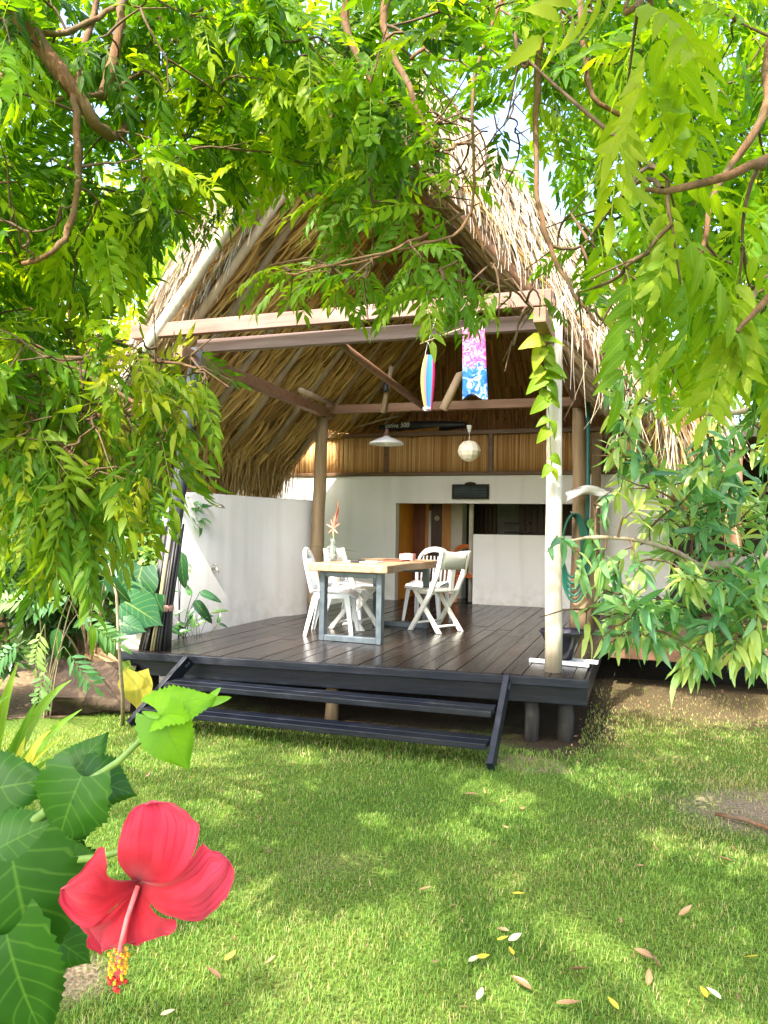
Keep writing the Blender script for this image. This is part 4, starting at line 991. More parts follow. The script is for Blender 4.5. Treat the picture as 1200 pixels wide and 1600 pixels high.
# ================================================================== chairs
def mono_chair(name, label, loc, rz, mat, arms=False, group=None):
    """one-piece plastic chair, faces +X"""
    t = empty(name, loc, rz, label, 'chair', group)
    # seat: dished sheet
    rows = []
    for i in range(9):
        u = i / 8; x = -.20 + .42 * u
        rows.append([(x, -.21 + .42 * j / 8 * 1.0, .43 + .015 * math.cos(u * 3.1) - .018 * math.cos((j / 8 - .5) * 3.14) - (.03 if i == 8 else 0)) for j in range(9)])
    mb = MB(); mb.grid(rows); o = mb.build('seat', mat, t, True, True); sm = o.modifiers.new('thickness', 'SOLIDIFY'); sm.thickness = .018
    # back: outer hoop, slats
    hoop = [(-.20, -.20, .42), (-.235, -.215, .58), (-.275, -.20, .74), (-.30, -.13, .835), (-.31, 0, .865), (-.30, .13, .835), (-.275, .20, .74), (-.235, .215, .58), (-.20, .20, .42)]
    mb = MB(); rows = [[], [], [], []]
    P = []
    for i in range(len(hoop) - 1):
        for q in np.linspace(0, 1, 5)[:-1]: P.append(np.array(hoop[i]) * (1 - q) + np.array(hoop[i + 1]) * q)
    P.append(np.array(hoop[-1]))
    for _ in range(2): P = [P[0]] + [(P[i - 1] + 2 * P[i] + P[i + 1]) / 4 for i in range(1, len(P) - 1)] + [P[-1]]
    mb.tube(P, [.021] * len(P), 8)
    mb.build('back_frame', mat, t, True, True)
    mb = MB()
    top = []
    for j in range(9):
        y = -.15 + .3 * j / 8; top.append([(-.292 - .012 * math.cos(y * 8), y, .75 + .06 * math.cos(y * 9)), (-.305 - .01 * math.cos(y * 8), y, .84 + .015 * math.cos(y * 9) - abs(y) * .12)])
    mb.grid(top)
    for k in range(7):
        y = -.15 + .05 * k
        mb.tube([(-.212, y, .45), (-.25, y, .60), (-.288, y * .95, .76)], [.011, .011, .011], 6)
    o = mb.build('backrest', mat, t, True, True); sm = o.modifiers.new('thickness', 'SOLIDIFY'); sm.thickness = .008
    for (sx, sy) in ((1, 1), (1, -1), (-1, 1), (-1, -1)):
        x0, y0 = (.17 if sx > 0 else -.185), sy * .195
        x1, y1 = (.225 if sx > 0 else -.275), sy * .235
        w = .052
        mb = MB(); rr = []
        for q in np.linspace(0, 1, 5):
            cx, cy, z = x0 + (x1 - x0) * q, y0 + (y1 - y0) * q, .43 * (1 - q); h = w * (1 - .42 * q)
            rr.append([(cx - sx * h, cy, z), (cx, cy, z), (cx, cy - sy * h, z)])
        mb.grid(rr); o = mb.build('leg', mat, t, False, True); sm = o.modifiers.new('thickness', 'SOLIDIFY'); sm.thickness = .009; sm.offset = 0
    for sy in (-1, 1):
        MB().box2((-.16, sy * .20 - .006, .375), (.17, sy * .20 + .006, .42)).build('apron', mat, t, local=True)
    if arms:
        for sy in (-1, 1):
            MB().tube([(-.27, sy * .22, .66), (-.1, sy * .255, .655), (.1, sy * .26, .63), (.19, sy * .25, .55), (.19, sy * .225, .42)], [.02, .022, .022, .02, .02], 8).build('arm', mat, t, True, True)
    return t
def folding_chair(name, label, loc, rz, mat, group=None):
    """resin folding chair with crossing legs, faces +X"""
    t = empty(name, loc, rz, label, 'chair', group)
    for sy in (-1, 1):
        y = sy * .205
        # long leg: front foot up through the pivot to the top of the back
        prof = [(.235, .0), (.175, .0), (-.105, .40), (-.205, .60), (-.275, .86), (-.228, .862), (-.150, .61), (-.045, .40)]
        MB().poly([(x, y - .016, z) for x, z in prof], (0, .032, 0)).build('long_leg', mat, t, local=True, bevel=.004)
        y2 = sy * .172
        prof = [(-.215, .0), (-.155, .0), (.20, .425), (.14, .425)]
        MB().poly([(x, y2 - .014, z) for x, z in prof], (0, .028, 0)).build('short_leg', mat, t, local=True, bevel=.004)
        MB().box2((-.09, sy * .135 - .012, .395), (.20, sy * .135 + .012, .425)).build('seat_rail', mat, t, local=True)
    mb = MB()
    for k in range(6):
        x = -.13 + .063 * k
        mb.box2((x, -.188, .4265), (x + .056, .188, .446))
    mb.build('seat', mat, t, local=True, bevel=.004)
    prof = [(-.247, .66), (-.208, .66), (-.232, .85), (-.27, .85)]
    rows = []
    rr = []
    for j in range(9):
        y = -.187 + .374 * j / 8; c_ = -.018 * math.cos(y * 7.5); up = .012 * abs(y) / .187
        rr.append([(-.215 + c_, y, .665), (-.24 + c_, y, .76), (-.262 + c_, y, .845 + up)])
    mb = MB(); mb.grid(rr); o = mb.build('backrest', mat, t, True, True); sm = o.modifiers.new('thickness', 'SOLIDIFY'); sm.thickness = .022
    rr = MB().bar((-.19, 0, .445), (-.222, 0, .664), .06, .018, up=(1, 0, 0)).build('back_slat', mat, t, local=True, bevel=.003)
    MB().tube([(.12, -.188, .09), (.12, .188, .09)], .013, 8).build('stretcher', mat, t, True, True)
    MB().tube([(-.12, -.158, .06), (-.12, .158, .06)], .013, 8).build('stretcher', mat, t, True, True)
    return t
GC = 'chairs around the dining table'
mono_chair('plastic_chair', 'pale blue-white plastic chair at the near left corner of the table', (-2.99, 7.05, DZ + .002), R(14), M['white_plastic'], group=GC)
folding_chair('folding_chair', 'cream folding chair seen through the steel frame under the table', (-2.98, 7.55, DZ + .002), R(-4), M['cream_plastic'], group=GC)
mono_chair('plastic_chair', 'white plastic chair behind the flower vase on the far left of the table', (-3.22, 8.15, DZ + .002), R(-6), M['white_plastic'], group=GC)
folding_chair('folding_chair', 'white folding chair with crossed legs in full view right of the table', (-2.08, 7.74, DZ + .002), R(152), M['cream_plastic'], group=GC)
mono_chair('plastic_chair', 'white plastic chair with slatted curved back at the far end of the table', (-2.45, 8.62, DZ + .002), R(-92), M['white_plastic'], group=GC)
p = onz(727, 950, DZ)
mono_chair('plastic_chair', 'orange plastic armchair half hidden behind the edge of the white counter wall', (ony(731, 940, 11.25)[0], 11.25, DZ + .002), R(-70), M['orange_plastic'], arms=True)

# ================================================================== hanging things
def pend(px, py, y): return ony(px, py, y)
LY = 8.515
c = ony(604, 690, LY)
l = empty('pendant_lamp', (c[0], LY, c[2]), 0, 'white enamel pendant lamp with wide shallow shade under the rear beam', 'lamp')
o = MB().lathe([(.026, .07), (.05, .055), (.12, .028), (.205, -.012), (.212, -.035), (.205, -.035), (.198, -.014), (.115, .02), (.04, .045), (.0, .05)], c, 32).build('lamp_shade', M['enamel'], l, True)
MB().lathe([(.0, .16), (.02, .155), (.026, .11), (.03, .071), (.0, .071)], c, 14).build('socket', M['brown_cord'], l, True)
MB().tube([c + (0, 0, .155), (c[0], LY, 3.052)], .005, 6).build('cord', M['black'], l)
MB().lathe([(.0, -.05), (.02, -.045), (.032, -.02), (.028, .01), (.014, .04)], c, 14).build('bulb', M['enamel'], l, True)
c = ony(733, 705, LY)
l = empty('shell_lantern', (c[0], LY, c[2]), 0, 'cream faceted shell globe lantern hanging from the rear beam', 'lamp')
prof = [(.02, .125), (.075, .11), (.12, .06), (.138, .0), (.12, -.05), (.08, -.095), (.03, -.12), (.0, -.122)]
MB().lathe(prof, c, 12).build('globe', M['shell'], l)
MB().tube([c + (0, 0, .125), c + (0, 0, .22)], .004, 6).build('cord', M['paper'], l)
MB().lathe([(.006, .22), (.014, .225), (.034, .30), (.03, .305), (.0, .305)], c, 14).build('ceiling_cup', M['enamel'], l, True)
c = ony(603, 604, 8.35)
l = empty('spot_lamp', (c[0], 8.35, c[2]), 0, 'small black spotlight fixed to the strut above the rear beam', 'lamp')
MB().lathe([(.0, .06), (.03, .058), (.034, -.02), (.042, -.06), (.036, -.062), (.0, -.04)], c, 14).build('lamp_body', M['black'], l, True)
MB().tube([c + (0, 0, .06), c + (.01, .05, .12)], .008, 6).build('bracket', M['brown_cord'], l)

# windsocks on a thin stick
WYS = 5.62
s0, s1 = ony(657, 537, WYS), ony(745, 505, WYS)
stk = tag(MB().tube([s0, (s0 + s1) / 2 + (0, 0, .004), s1], [.004, .004, .004], 6).build('bamboo_stick', M['pole'], None, True), 'thin pale stick under the beam from which two paper windsocks hang', 'stick')
WM[stk.name] = Matrix.Identity(4)
MB().tube([s1 + (-.02, 0, 0), (s1[0] - .03, 5.76, 3.37)], .0018, 5).build('string', M['cloth'], stk)
MB().tube([s0 + (.06, 0, 0), (s0[0] + .10, 5.76, 3.37)], .0015, 5).build('string', M['cloth'], stk)
def stripes(name, cols, axis_scale):
    m, nt, out = new_mat(name); L = nt.links
    a = N(nt, 'ShaderNodeAttribute', attribute_name='tint'); sp = N(nt, 'ShaderNodeSeparateColor'); L.new(a.outputs['Color'], sp.inputs[0])
    r = ramp(nt, cols); r.color_ramp.interpolation = 'LINEAR'; L.new(sp.outputs[1], r.inputs[0])
    b = N(nt, 'ShaderNodeBsdfPrincipled'); L.new(r.outputs[0], b.inputs['Base Color']); b.inputs['Roughness'].default_value = .7
    t = N(nt, 'ShaderNodeBsdfTranslucent'); L.new(r.outputs[0], t.inputs[0]); ms = N(nt, 'ShaderNodeMixShader'); ms.inputs[0].default_value = .35
    L.new(b.outputs[0], ms.inputs[1]); L.new(t.outputs[0], ms.inputs[2]); L.new(ms.outputs[0], out.inputs[0]); return m
top = ony(671, 555, WYS); ln = 85 / FPX * 5.95
w1 = empty('windsock', top, 0, 'slim yellow orange and blue striped cloth windsock hanging on the left', 'windsock', 'windsocks under the beam')
n = 28; V, F, T = [], [], []
for i in range(13):
    u = i / 12; rr = .036 + .026 * math.sin(math.pi * u ** .8) - .006 * u
    for k in range(n + 1):
        a = 2 * math.pi * k / n - 3.45
        V.append((top[0] + rr * math.cos(a) - .01 * math.sin(u * 3), top[1] + rr * .55 * math.sin(a), top[2] - ln * u)); T.append((.5, k / n, u, 1))
for i in range(12):
    for k in range(n): F.append((i * (n + 1) + k, i * (n + 1) + k + 1, (i + 1) * (n + 1) + k + 1, (i + 1) * (n + 1) + k))
sw = stripes('windsock_stripes', [(.0, (.55, .25, .05)), (.10, (.62, .42, .12)), (.17, (.62, .46, .16)), (.24, (.60, .17, .03)), (.29, (.01, .11, .46)), (.40, (.015, .24, .56)), (.44, (.42, .01, .09)), (.60, (.25, .006, .03)), (1., (.55, .25, .05))], 1)
link_mesh('sock_body', V, F, sw, w1, True, T)
MB().tube([top + (-.036, 0, 0), s0 + (.06, 0, .012), top + (.036, 0, 0)], .0018, 5).build('string', M['cloth'], w1)
mb = MB()
mb.lathe([(.034, .0), (.036, -.02), (.030, -.02)], top + np.array([-.012, 0, -ln + .02]), 16)
mb.build('hem', M['white_plastic'], w1, True)
# pink and blue fish windsock
top = ony(740, 512, WYS - .02); ln = 110 / FPX * 5.9
w2 = empty('windsock', top, 0, 'pink white and blue printed fish windsock hanging on the right', 'windsock', 'windsocks under the beam')
def koi():
    m, nt, out = new_mat('fish_print'); L = nt.links
    tc = N(nt, 'ShaderNodeTexCoord'); vz = N(nt, 'ShaderNodeTexNoise'); vz.inputs['Scale'].default_value = 13; vz.inputs['Distortion'].default_value = 1.6; vz.inputs['Detail'].default_value = 2; L.new(tc.outputs['Object'], vz.inputs['Vector'])
    a = N(nt, 'ShaderNodeAttribute', attribute_name='tint'); sp = N(nt, 'ShaderNodeSeparateColor'); L.new(a.outputs['Color'], sp.inputs[0])
    r1 = ramp(nt, [(.30, (.55, .50, .56)), (.42, (.58, .03, .30)), (.50, (.62, .14, .40)), (.58, (.60, .52, .56)), (.66, (.50, .012, .04))]); L.new(vz.outputs['Fac'], r1.inputs[0])
    r2 = ramp(nt, [(.30, (.012, .05, .34)), (.5, (.01, .19, .52)), (.60, (.50, .55, .60)), (.68, (.015, .10, .40))]); L.new(vz.outputs['Fac'], r2.inputs[0])
    ad = N(nt, 'ShaderNodeMath', operation='MULTIPLY_ADD'); L.new(vz.outputs['Fac'], ad.inputs[0]); ad.inputs[1].default_value = .5; L.new(sp.outputs[2], ad.inputs[2])
    st_ = ramp(nt, [(.74, (0, 0, 0)), (.79, (1, 1, 1))]); L.new(ad.outputs[0], st_.inputs[0])
    mx = N(nt, 'ShaderNodeMix', data_type='RGBA'); L.new(st_.outputs[0], mx.inputs[0]); L.new(r1.outputs[0], mx.inputs[6]); L.new(r2.outputs[0], mx.inputs[7])
    b = N(nt, 'ShaderNodeBsdfPrincipled'); L.new(mx.outputs[2], b.inputs['Base Color']); b.inputs['Roughness'].default_value = .7
    t = N(nt, 'ShaderNodeBsdfTranslucent'); L.new(mx.outputs[2], t.inputs[0]); ms = N(nt, 'ShaderNodeMixShader'); ms.inputs[0].default_value = .4
    L.new(b.outputs[0], ms.inputs[1]); L.new(t.outputs[0], ms.inputs[2]); L.new(ms.outputs[0], out.inputs[0]); return m
V, F, T = [], [], []
for i in range(15):
    u = i / 14; hw = .088 + .012 * u
    for k in range(n + 1):
        a = 2 * math.pi * k / n
        ca, sa = math.cos(a), math.sin(a)
        V.append((top[0] + .02 * u + hw * ca, top[1] + .035 * sa * (1 - .3 * u), top[2] - ln * (u + (.07 * (1 - abs(ca)) * -1 + .03 * math.sin(3 * ca) if i == 14 else 0)))); T.append((.5, k / n, u, 1))
for i in range(14):
    for k in range(n): F.append((i * (n + 1) + k, i * (n + 1) + k + 1, (i + 1) * (n + 1) + k + 1, (i + 1) * (n + 1) + k))
link_mesh('sock_body', V, F, koi(), w2, True, T)
MB().tube([top + (-.085, 0, 0), top + (0, 0, .03), top + (.085, 0, 0)], .0018, 5).build('string', M['cloth'], w2)

# things stored above the balustrade
by = WY + .12; a, b = ony(588, 662, by), ony(690, 657, by)
bag = empty('board_bag', ((a[0] + b[0]) / 2, by, 3.135), 0, 'long black sail bag with white lettering stored above the bamboo rail', 'bag')
mb = MB(); rows = []
for i in range(15):
    u = i / 14; x = a[0] + (b[0] + .35 - a[0]) * u; rr = .085 * max(.12, math.sin(math.pi * (.06 + .86 * u)) ** .5)
    rows.append([(x, by + .15 + rr * 1.1 * math.cos(w), 3.255 + rr * math.sin(w)) for w in np.linspace(0, 2 * math.pi, 17)])
mb.grid(rows); mb.build('bag_body', M['black'], bag, True)
cu = bpy.data.curves.new('bag_lettering', 'FONT'); cu.body = 'estiva 500'; cu.size = .108; cu.extrude = .0015; cu.shear = .15
to = bpy.data.objects.new('bag_lettering_source', cu); COL.objects.link(to)
bpy.context.view_layer.update()
me = bpy.data.meshes.new_from_object(to.evaluated_get(bpy.context.evaluated_depsgraph_get()))
bpy.data.objects.remove(to)
lv_ = [(v.co.x, v.co.y, v.co.z) for v in me.vertices]; lf = [tuple(p.vertices) for p in me.polygons]
lx = ony(600, 660, by)[0]
link_mesh('lettering', [(lx + x * .92, by + .15 - .104 - z, 3.235 + y) for x, y, z in lv_], lf, M['white_paint'], bag)
bpy.data.meshes.remove(me)
p0, p1 = ony(520, 678, by), ony(600, 655, by)
tag(MB().tube([p0, p1, ony(625, 650, by + .1)], [.016, .016, .014], 8).build('wooden_pole', M['pole'], None, True), 'pale wooden pole leaning along the top of the bamboo rail', 'pole')
ro = MB()
for i in range(34):
    x = ony(614 + 70 * i / 33, 668, by)[0]; ro.tube([(x, by, 3.132), (x + .012, by + .01, 3.165 + .055 * i / 33)], .008, 5)
tag(ro.build('reed_mat', M['orange_frame'], None, True), 'rolled orange reed mat lying under the black bag on the rail', 'mat')

# ================================================================== by the right posts
c = onz(866, 1033, DZ); c = np.array([-.615, 6.28, DZ])
lg = empty('plank_stand', c, 0, 'two white painted sticks lying on the deck under the dark bowl', 'stand')
MB().bar(c + (-.26, -.07, .016), c + (.22, -.12, .016), .045, .03).build('stick', M['white_paint'], lg, bevel=.004)
MB().bar(c + (-.02, .10, .016), c + (.28, .05, .016), .045, .03).build('stick', M['white_paint'], lg, bevel=.004)
bw = empty('glazed_bowl', c + (0, 0, .032), 0, 'dark glazed conical bowl on the deck behind the white post', 'bowl')
MB().lathe([(.0, .001), (.075, .001), (.085, .02), (.13, .11), (.175, .20), (.195, .225), (.19, .232), (.178, .225), (.12, .11), (.075, .03), (.0, .024)], c + (0, 0, .032), 32).build('bowl_body', M['glaze'], bw, True)
MB().lathe([(.177, .222), (.198, .226), (.200, .236), (.19, .240), (.178, .232)], c + (0, 0, .033), 32).build('rim', M['glaze'], bw, True)
tag(MB().tube([(-.575, 8.40, 3.05), (-.57, 8.40, 2.2), (-.575, 8.40, 1.5)], .022, 10).build('water_pipe', M['teal_pipe'], None, True), 'teal water pipe running down the brown rear post', 'pipe')
hs = empty('garden_hose', (-.72, 8.33, 1.45), 0, 'green garden hose coiled on the rear post beside the pale front post', 'hose')
mb = MB()
for k in range(5):
    P = []
    for q in np.linspace(0, 2 * math.pi, 26):
        P.append((-.73 + (.10 + .012 * k) * math.sin(q) + .01 * k, 8.34 - .018 * k, 1.46 + (.34 + .035 * k) * math.cos(q) - .03 * k))
    mb.tube(P, .013, 7, caps=False)
mb.build('coil', M['green_hose'], hs, True)
MB().tube([(-.73, 8.41, 1.80), (-.73, 8.24, 1.83)], .012, 8).build('hook', M['steel'], hs)
tw = MB(); rows = []
p = ony(922, 762, 8.25)
for i in range(12):
    u = i / 11; rows.append([p + np.array([-.26 + .52 * u + .02 * math.sin(j), .03 * math.sin(u * 9 + j), .05 * math.sin(u * 3.14) - (.02 + .10 * abs(u - .42) ** 1.2) * 1.0 - j * .032]) for j in range(4)])
tw.grid(rows); o = tw.build('towel', M['cloth'], None, True); sm = o.modifiers.new('thickness', 'SOLIDIFY'); sm.thickness = .006
tag(o, 'white towel draped over a line beside the brown rear post', 'towel')
tag(MB().tube([(-.68, 8.42, p[2] - .01), p + (-.2, .0, -.015), p + (0, 0, .012), p + (.3, 0, -.02), (.9, 8.3, p[2] + .02)], .004, 6).build('clothes_line', M['pole'], None), 'thin clothes line tied between the rear post and the porch post', 'line')

# ================================================================== left of the deck
bd = empty('cane_bundle', (-4.02, 5.40, DZ), 0, 'dark and straw coloured cane bundle tied with pink band on the dark post', 'bundle')
mb = MB()
for k in range(64):
    a = random.uniform(0, 2 * math.pi); rb = random.uniform(.085, .125); rt = random.uniform(.074, .088); top = random.uniform(.75, 1.1)
    c0 = np.array([-3.98, 5.44]); c1 = np.array([-3.90, 5.53]); 
    def cp(z): return c0 + (c1 - c0) * (z / 1.0)
    P = []
    for f, rr in ((0.0, rb), (.18, (rb + rt) / 2), (.36, rt), (.62, rt * .99), (1.0, rt * .98)):
        z = f * top; q = cp(z); P.append((q[0] + rr * math.cos(a), q[1] + rr * math.sin(a), DZ + .004 + z))
    tcol = .95 if (abs(math.atan2(math.sin(a + 1.35), math.cos(a + 1.35))) < .28) else random.uniform(0, .62)
    mb.tube(P, random.uniform(.006, .011), 5, t=tcol)
mb.build('canes', M['cane'], bd, True)
z = .36; q = np.array([-3.98, 5.44]) + np.array([.08, .09]) * z
MB().lathe([(.094, -.028), (.098, -.015), (.099, .015), (.094, .028)], (q[0], q[1], DZ + z), 20).build('tie', M['pink_tie'], bd, True)
c = onz(205, 1005, DZ); c = at(207, 990, 6.55)
pb = empty('plant_tin', (c[0], c[1], .5), R(12), 'cream square tin leaning at the left end of the deck behind the leaves', 'container')
rot = Matrix.Rotation(R(9), 3, 'Y')
def tin(mb, s, z0, z1, w0, w1):
    pass
mb = MB(); W0, W1, Ht = .10, .125, .26
V = []
for z, w in ((0, W0), (Ht, W1), (Ht, W1 - .012), (.02, W0 - .012)):
    for (sx, sy) in ((-1, -1), (1, -1), (1, 1), (-1, 1)): V.append(rot @ Vector((sx * w, sy * w, z)))
F = [(3, 2, 1, 0)]
for r_ in range(3):
    for k in range(4): F.append((r_ * 4 + k, r_ * 4 + (k + 1) % 4, r_ * 4 + 4 + (k + 1) % 4, r_ * 4 + 4 + k))
F.append((12, 13, 14, 15)); mb.add(V, F); mb.build('tin_body', M['crate_plastic'], pb, local=True, bevel=.005)
mb = MB()
for (a_, b_) in (((-1, -1), (1, -1)), ((1, -1), (1, 1)), ((1, 1), (-1, 1)), ((-1, 1), (-1, -1))):
    mb.tube([rot @ Vector((a_[0] * W1, a_[1] * W1, Ht)), rot @ Vector((b_[0] * W1, b_[1] * W1, Ht))], .008, 6)
mb.build('rim', M['crate_plastic'], pb, True, True)

# old tree stump
c = onz(120, 1120, 0)
sr = empty('tree_stump', c + (0, .25, 0), 0, 'weathered hollow grey brown log stump at the edge of the lawn', 'stump')
mb = MB(); rows = []
ax0, ax1 = c + np.array([-.36, .02, .19]), c + np.array([.33, .34, .17])
axd = unit(ax1 - ax0); s1_ = np.array([0, 0, 1.]); s2_ = np.cross(axd, s1_)
for i in range(16):
    u = i / 15; ce = ax0 + (ax1 - ax0) * u
    row = []
    for k in range(29):
        w = 2 * math.pi * k / 28; rr = (.20 + .03 * math.sin(3 * w + u * 3) + .02 * math.sin(7 * w + 5 * u) + .015 * math.sin(13 * w) + rng.normal(0, .004)) * (1 if k < 28 else 1) * (1.0 + .25 * (1 - u) ** 2)
        if k == 28: row.append(row[0])
        else: row.append(ce + (s1_ * math.sin(w) + s2_ * math.cos(w)) * rr)
    rows.append(row)
mb.grid(rows)
for (rw, ce, inn) in ((rows[-1], ax1, -.12), (rows[0], ax0, .1)):
    ri = [[p for p in rw], [ce + (p - ce) * .8 for p in rw], [ce + (p - ce) * .62 + axd * inn for p in rw], [ce + (p - ce) * .02 + axd * inn * 1.6 for p in rw]]
    mb.grid(ri)
mb.build('log', M['stump'], sr, True)
c2 = onz(150, 1110, 0) + np.array([.02, .12, .40])
dl = Scatter(); dl.add(leaflet(.42, .17, 8, fold=.5, droop=.35, shape='obl'), [c2 + (-.26, 0, .05)], [(1, .1, -.15)], [(0, -.5, 1)], [1], [.5])
tag(dl.build('dry_palm_sheath', M['tan_leaf']), 'large curled tan dry leaf lying on top of the log stump', 'dry leaf')

# ================================================================== TREES
A_ = lambda px, py, d: at(px, py, d)
OVER_A = [(x, y, 3.4, x + .42, y + .42, 4.9, (7 if x < .6 else 4) if y < .1 else 3) for x in np.arange(-4.6, -1.2, .42) for y in np.arange(-2.4, 2.1, .42)]
OVER_B = [(x, y, 3.4, x + .42, y + .42, 4.9, (7 if x < .6 else 4) if y < .1 else 3) for x in np.arange(-1.2, 2.6, .42) for y in np.arange(-2.4, 2.0, .42)]
# left neem: trunk stands outside the picture on the left
tb_ = np.array([-3.55, 1.9, 0.])
trunkA = [tb_ - (0, 0, .1), tb_ + (.02, .05, 1.0), tb_ + (.10, .02, 1.9), tb_ + (.22, .1, 2.7)]
tA = trunkA[-1]
limbsA = [
    ([tA, A_(-140, -110, 2.55), A_(25, 25, 2.45), A_(120, 150, 2.4), A_(170, 212, 2.5), A_(200, 190, 2.9), A_(225, 120, 3.2)], .036, .006),
    ([A_(118, 148, 2.4), A_(122, 230, 2.38), A_(120, 310, 2.35), A_(95, 385, 2.3), A_(35, 412, 2.3)], .013, .007),
    ([A_(120, 150, 2.4), A_(135, 70, 2.5), A_(150, 0, 2.6), A_(165, -80, 2.7)], .013, .009),
    ([A_(160, 150, 2.5), A_(180, 80, 2.55), A_(195, 0, 2.6), A_(205, -90, 2.7)], .017, .012),
    ([A_(45, 55, 2.45), A_(120, 45, 2.5), A_(190, 5, 2.6)], .011, .008),
    ([A_(0, 115, 2.7), A_(55, 160, 2.65), A_(110, 148, 2.5)], .008, .007),
    ([A_(190, -60, 2.8), A_(270, 60, 2.9), A_(330, 120, 3.0), A_(420, 150, 3.2), A_(520, 110, 3.4)], .012, .006),
    ([A_(125, 150, 2.4), A_(160, 145, 2.5), A_(220, 115, 2.7)], .009, .005),
    ([tA, np.array([-3.0, 1.5, 3.6]), np.array([-2.2, 1.2, 3.8]), np.array([-1.4, 1.2, 3.8])], .03, .01),
    ([tA, A_(-200, 350, 2.6), A_(-60, 480, 2.6), A_(90, 560, 2.5), A_(230, 640, 2.45)], .028, .006),
    ([A_(-60, 480, 2.6), A_(40, 640, 2.45), A_(150, 740, 2.4)], .012, .005),
    ([A_(90, 560, 2.5), A_(200, 560, 2.5), A_(320, 575, 2.5)], .008, .004),
]
regsA = [(-90, -70, 260, 160, 2.2, 3.6, 40), (220, -70, 560, 120, 2.3, 3.8, 42), (230, 90, 520, 270, 2.5, 3.8, 40), (380, 180, 590, 280, 2.6, 3.4, 22), (-80, 120, 240, 400, 2.3, 3.8, 38), (150, 270, 330, 370, 2.4, 3.4, 14),
         (-80, 360, 130, 560, 2.3, 3.6, 34), (-60, 230, 40, 420, 2.2, 3.2, 16)]
make_tree('neem_tree', 'neem tree reaching over the lawn with thick brown branch at upper left', 'tree', trunkA, limbsA, regsA, M['neem'], NEEM, M['bark'], tb_, .12, (6, 9), (.8, 1.15), 'neem trees over the lawn', keep_clear=KC, world=OVER_A)
tb2 = np.array([-3.9, 2.9, 0.])
trunkA2 = [tb2 - (0, 0, .1), tb2 + (.03, .05, .7), tb2 + (.05, .05, 1.5)]
limbsA2 = [([trunkA2[-1], A_(-140, 620, 2.9), A_(0, 600, 2.7), A_(130, 640, 2.55), A_(240, 690, 2.5)], .026, .006),
           ([A_(-140, 620, 2.9), A_(20, 720, 2.6), A_(130, 770, 2.5)], .014, .005), ([A_(0, 600, 2.7), A_(160, 560, 2.7), A_(290, 560, 2.65)], .010, .004)]
regsA2 = [(-60, 500, 150, 700, 2.2, 3.0, 44), (100, 520, 250, 680, 2.3, 2.8, 22), (-50, 680, 170, 800, 2.2, 2.9, 22), (200, 540, 320, 600, 2.4, 2.7, 14), (180, 620, 275, 740, 2.4, 2.7, 18)]
make_tree('neem_tree', 'yellow-green young neem with drooping sprays in front of the left thatch', 'tree', trunkA2, limbsA2, regsA2, M['neem_yellow'], NEEM_HANG, M['bark'], tb2, .06, (5, 8), (.75, 1.05), 'neem trees over the lawn', bias=(.1, 0, -.4), keep_clear=KC)
# right neem
tb3 = np.array([2.15, .85, 0.])
trunkB = [tb3 - (0, 0, .1), tb3 + (-.03, .05, 1.0), tb3 + (-.12, .1, 2.0), tb3 + (-.25, .2, 2.8)]
tB = trunkB[-1]
limbsB = [
    ([tB, np.array([1.2, .9, 3.5]), np.array([.4, .8, 3.7]), np.array([-.6, 1.0, 3.8])], .03, .01),
    ([tB, A_(1330, -60, 1.9), A_(1190, 190, 1.95), A_(1120, 290, 1.95), A_(1095, 400, 1.9)], .017, .005),
    ([tB, A_(1150, -350, 2.2), A_(900, -180, 2.3), A_(848, 30, 2.15), A_(838, 210, 2.1), A_(846, 340, 2.05), A_(885, 440, 2.0), A_(935, 510, 1.95)], .014, .004),
    ([A_(900, -180, 2.3), A_(700, -160, 2.5), A_(600, 10, 2.55), A_(640, 140, 2.5), A_(685, 235, 2.45)], .018, .008),
    ([A_(700, -160, 2.5), A_(540, 0, 2.6), A_(590, 140, 2.55), A_(660, 270, 2.45), A_(725, 332, 2.4)], .016, .006),
    ([A_(640, 95, 2.5), A_(700, 40, 2.6), A_(740, 10, 2.7)], .006, .004),
    ([A_(900, -180, 2.3), A_(912, 60, 2.2), A_(925, 150, 2.2), A_(985, 190, 2.2)], .011, .006),
    ([A_(690, 240, 2.45), A_(720, 225, 2.5), A_(760, 205, 2.6)], .006, .003),
    ([A_(725, 332, 2.4), A_(640, 380, 2.2), A_(540, 410, 2.1), A_(450, 430, 2.1)], .005, .003),
    ([A_(560, 120, 2.6), A_(470, 135, 2.8), A_(350, 190, 3.0)], .007, .004),
]
regsB = [(560, -60, 900, 110, 2.1, 3.6, 50), (500, 100, 700, 230, 2.4, 3.4, 30), (570, 170, 720, 290, 2.4, 3.2, 18), (900, -60, 1270, 140, 2.0, 3.3, 44), (980, 130, 1270, 420, 2.0, 3.3, 46), (1000, 400, 1270, 560, 2.1, 3.2, 22), (700, 130, 920, 300, 2.8, 3.8, 22), (640, 240, 760, 350, 2.3, 2.7, 8), (870, 330, 960, 500, 2.0, 2.5, 12)]
make_tree('neem_tree', 'neem tree hanging over from the right with thin dangling branches', 'tree', trunkB, limbsB, regsB, M['neem'], NEEM, M['bark'], tb3, .11, (5, 8), (.8, 1.1), 'neem trees over the lawn', keep_clear=KCB, world=OVER_B)
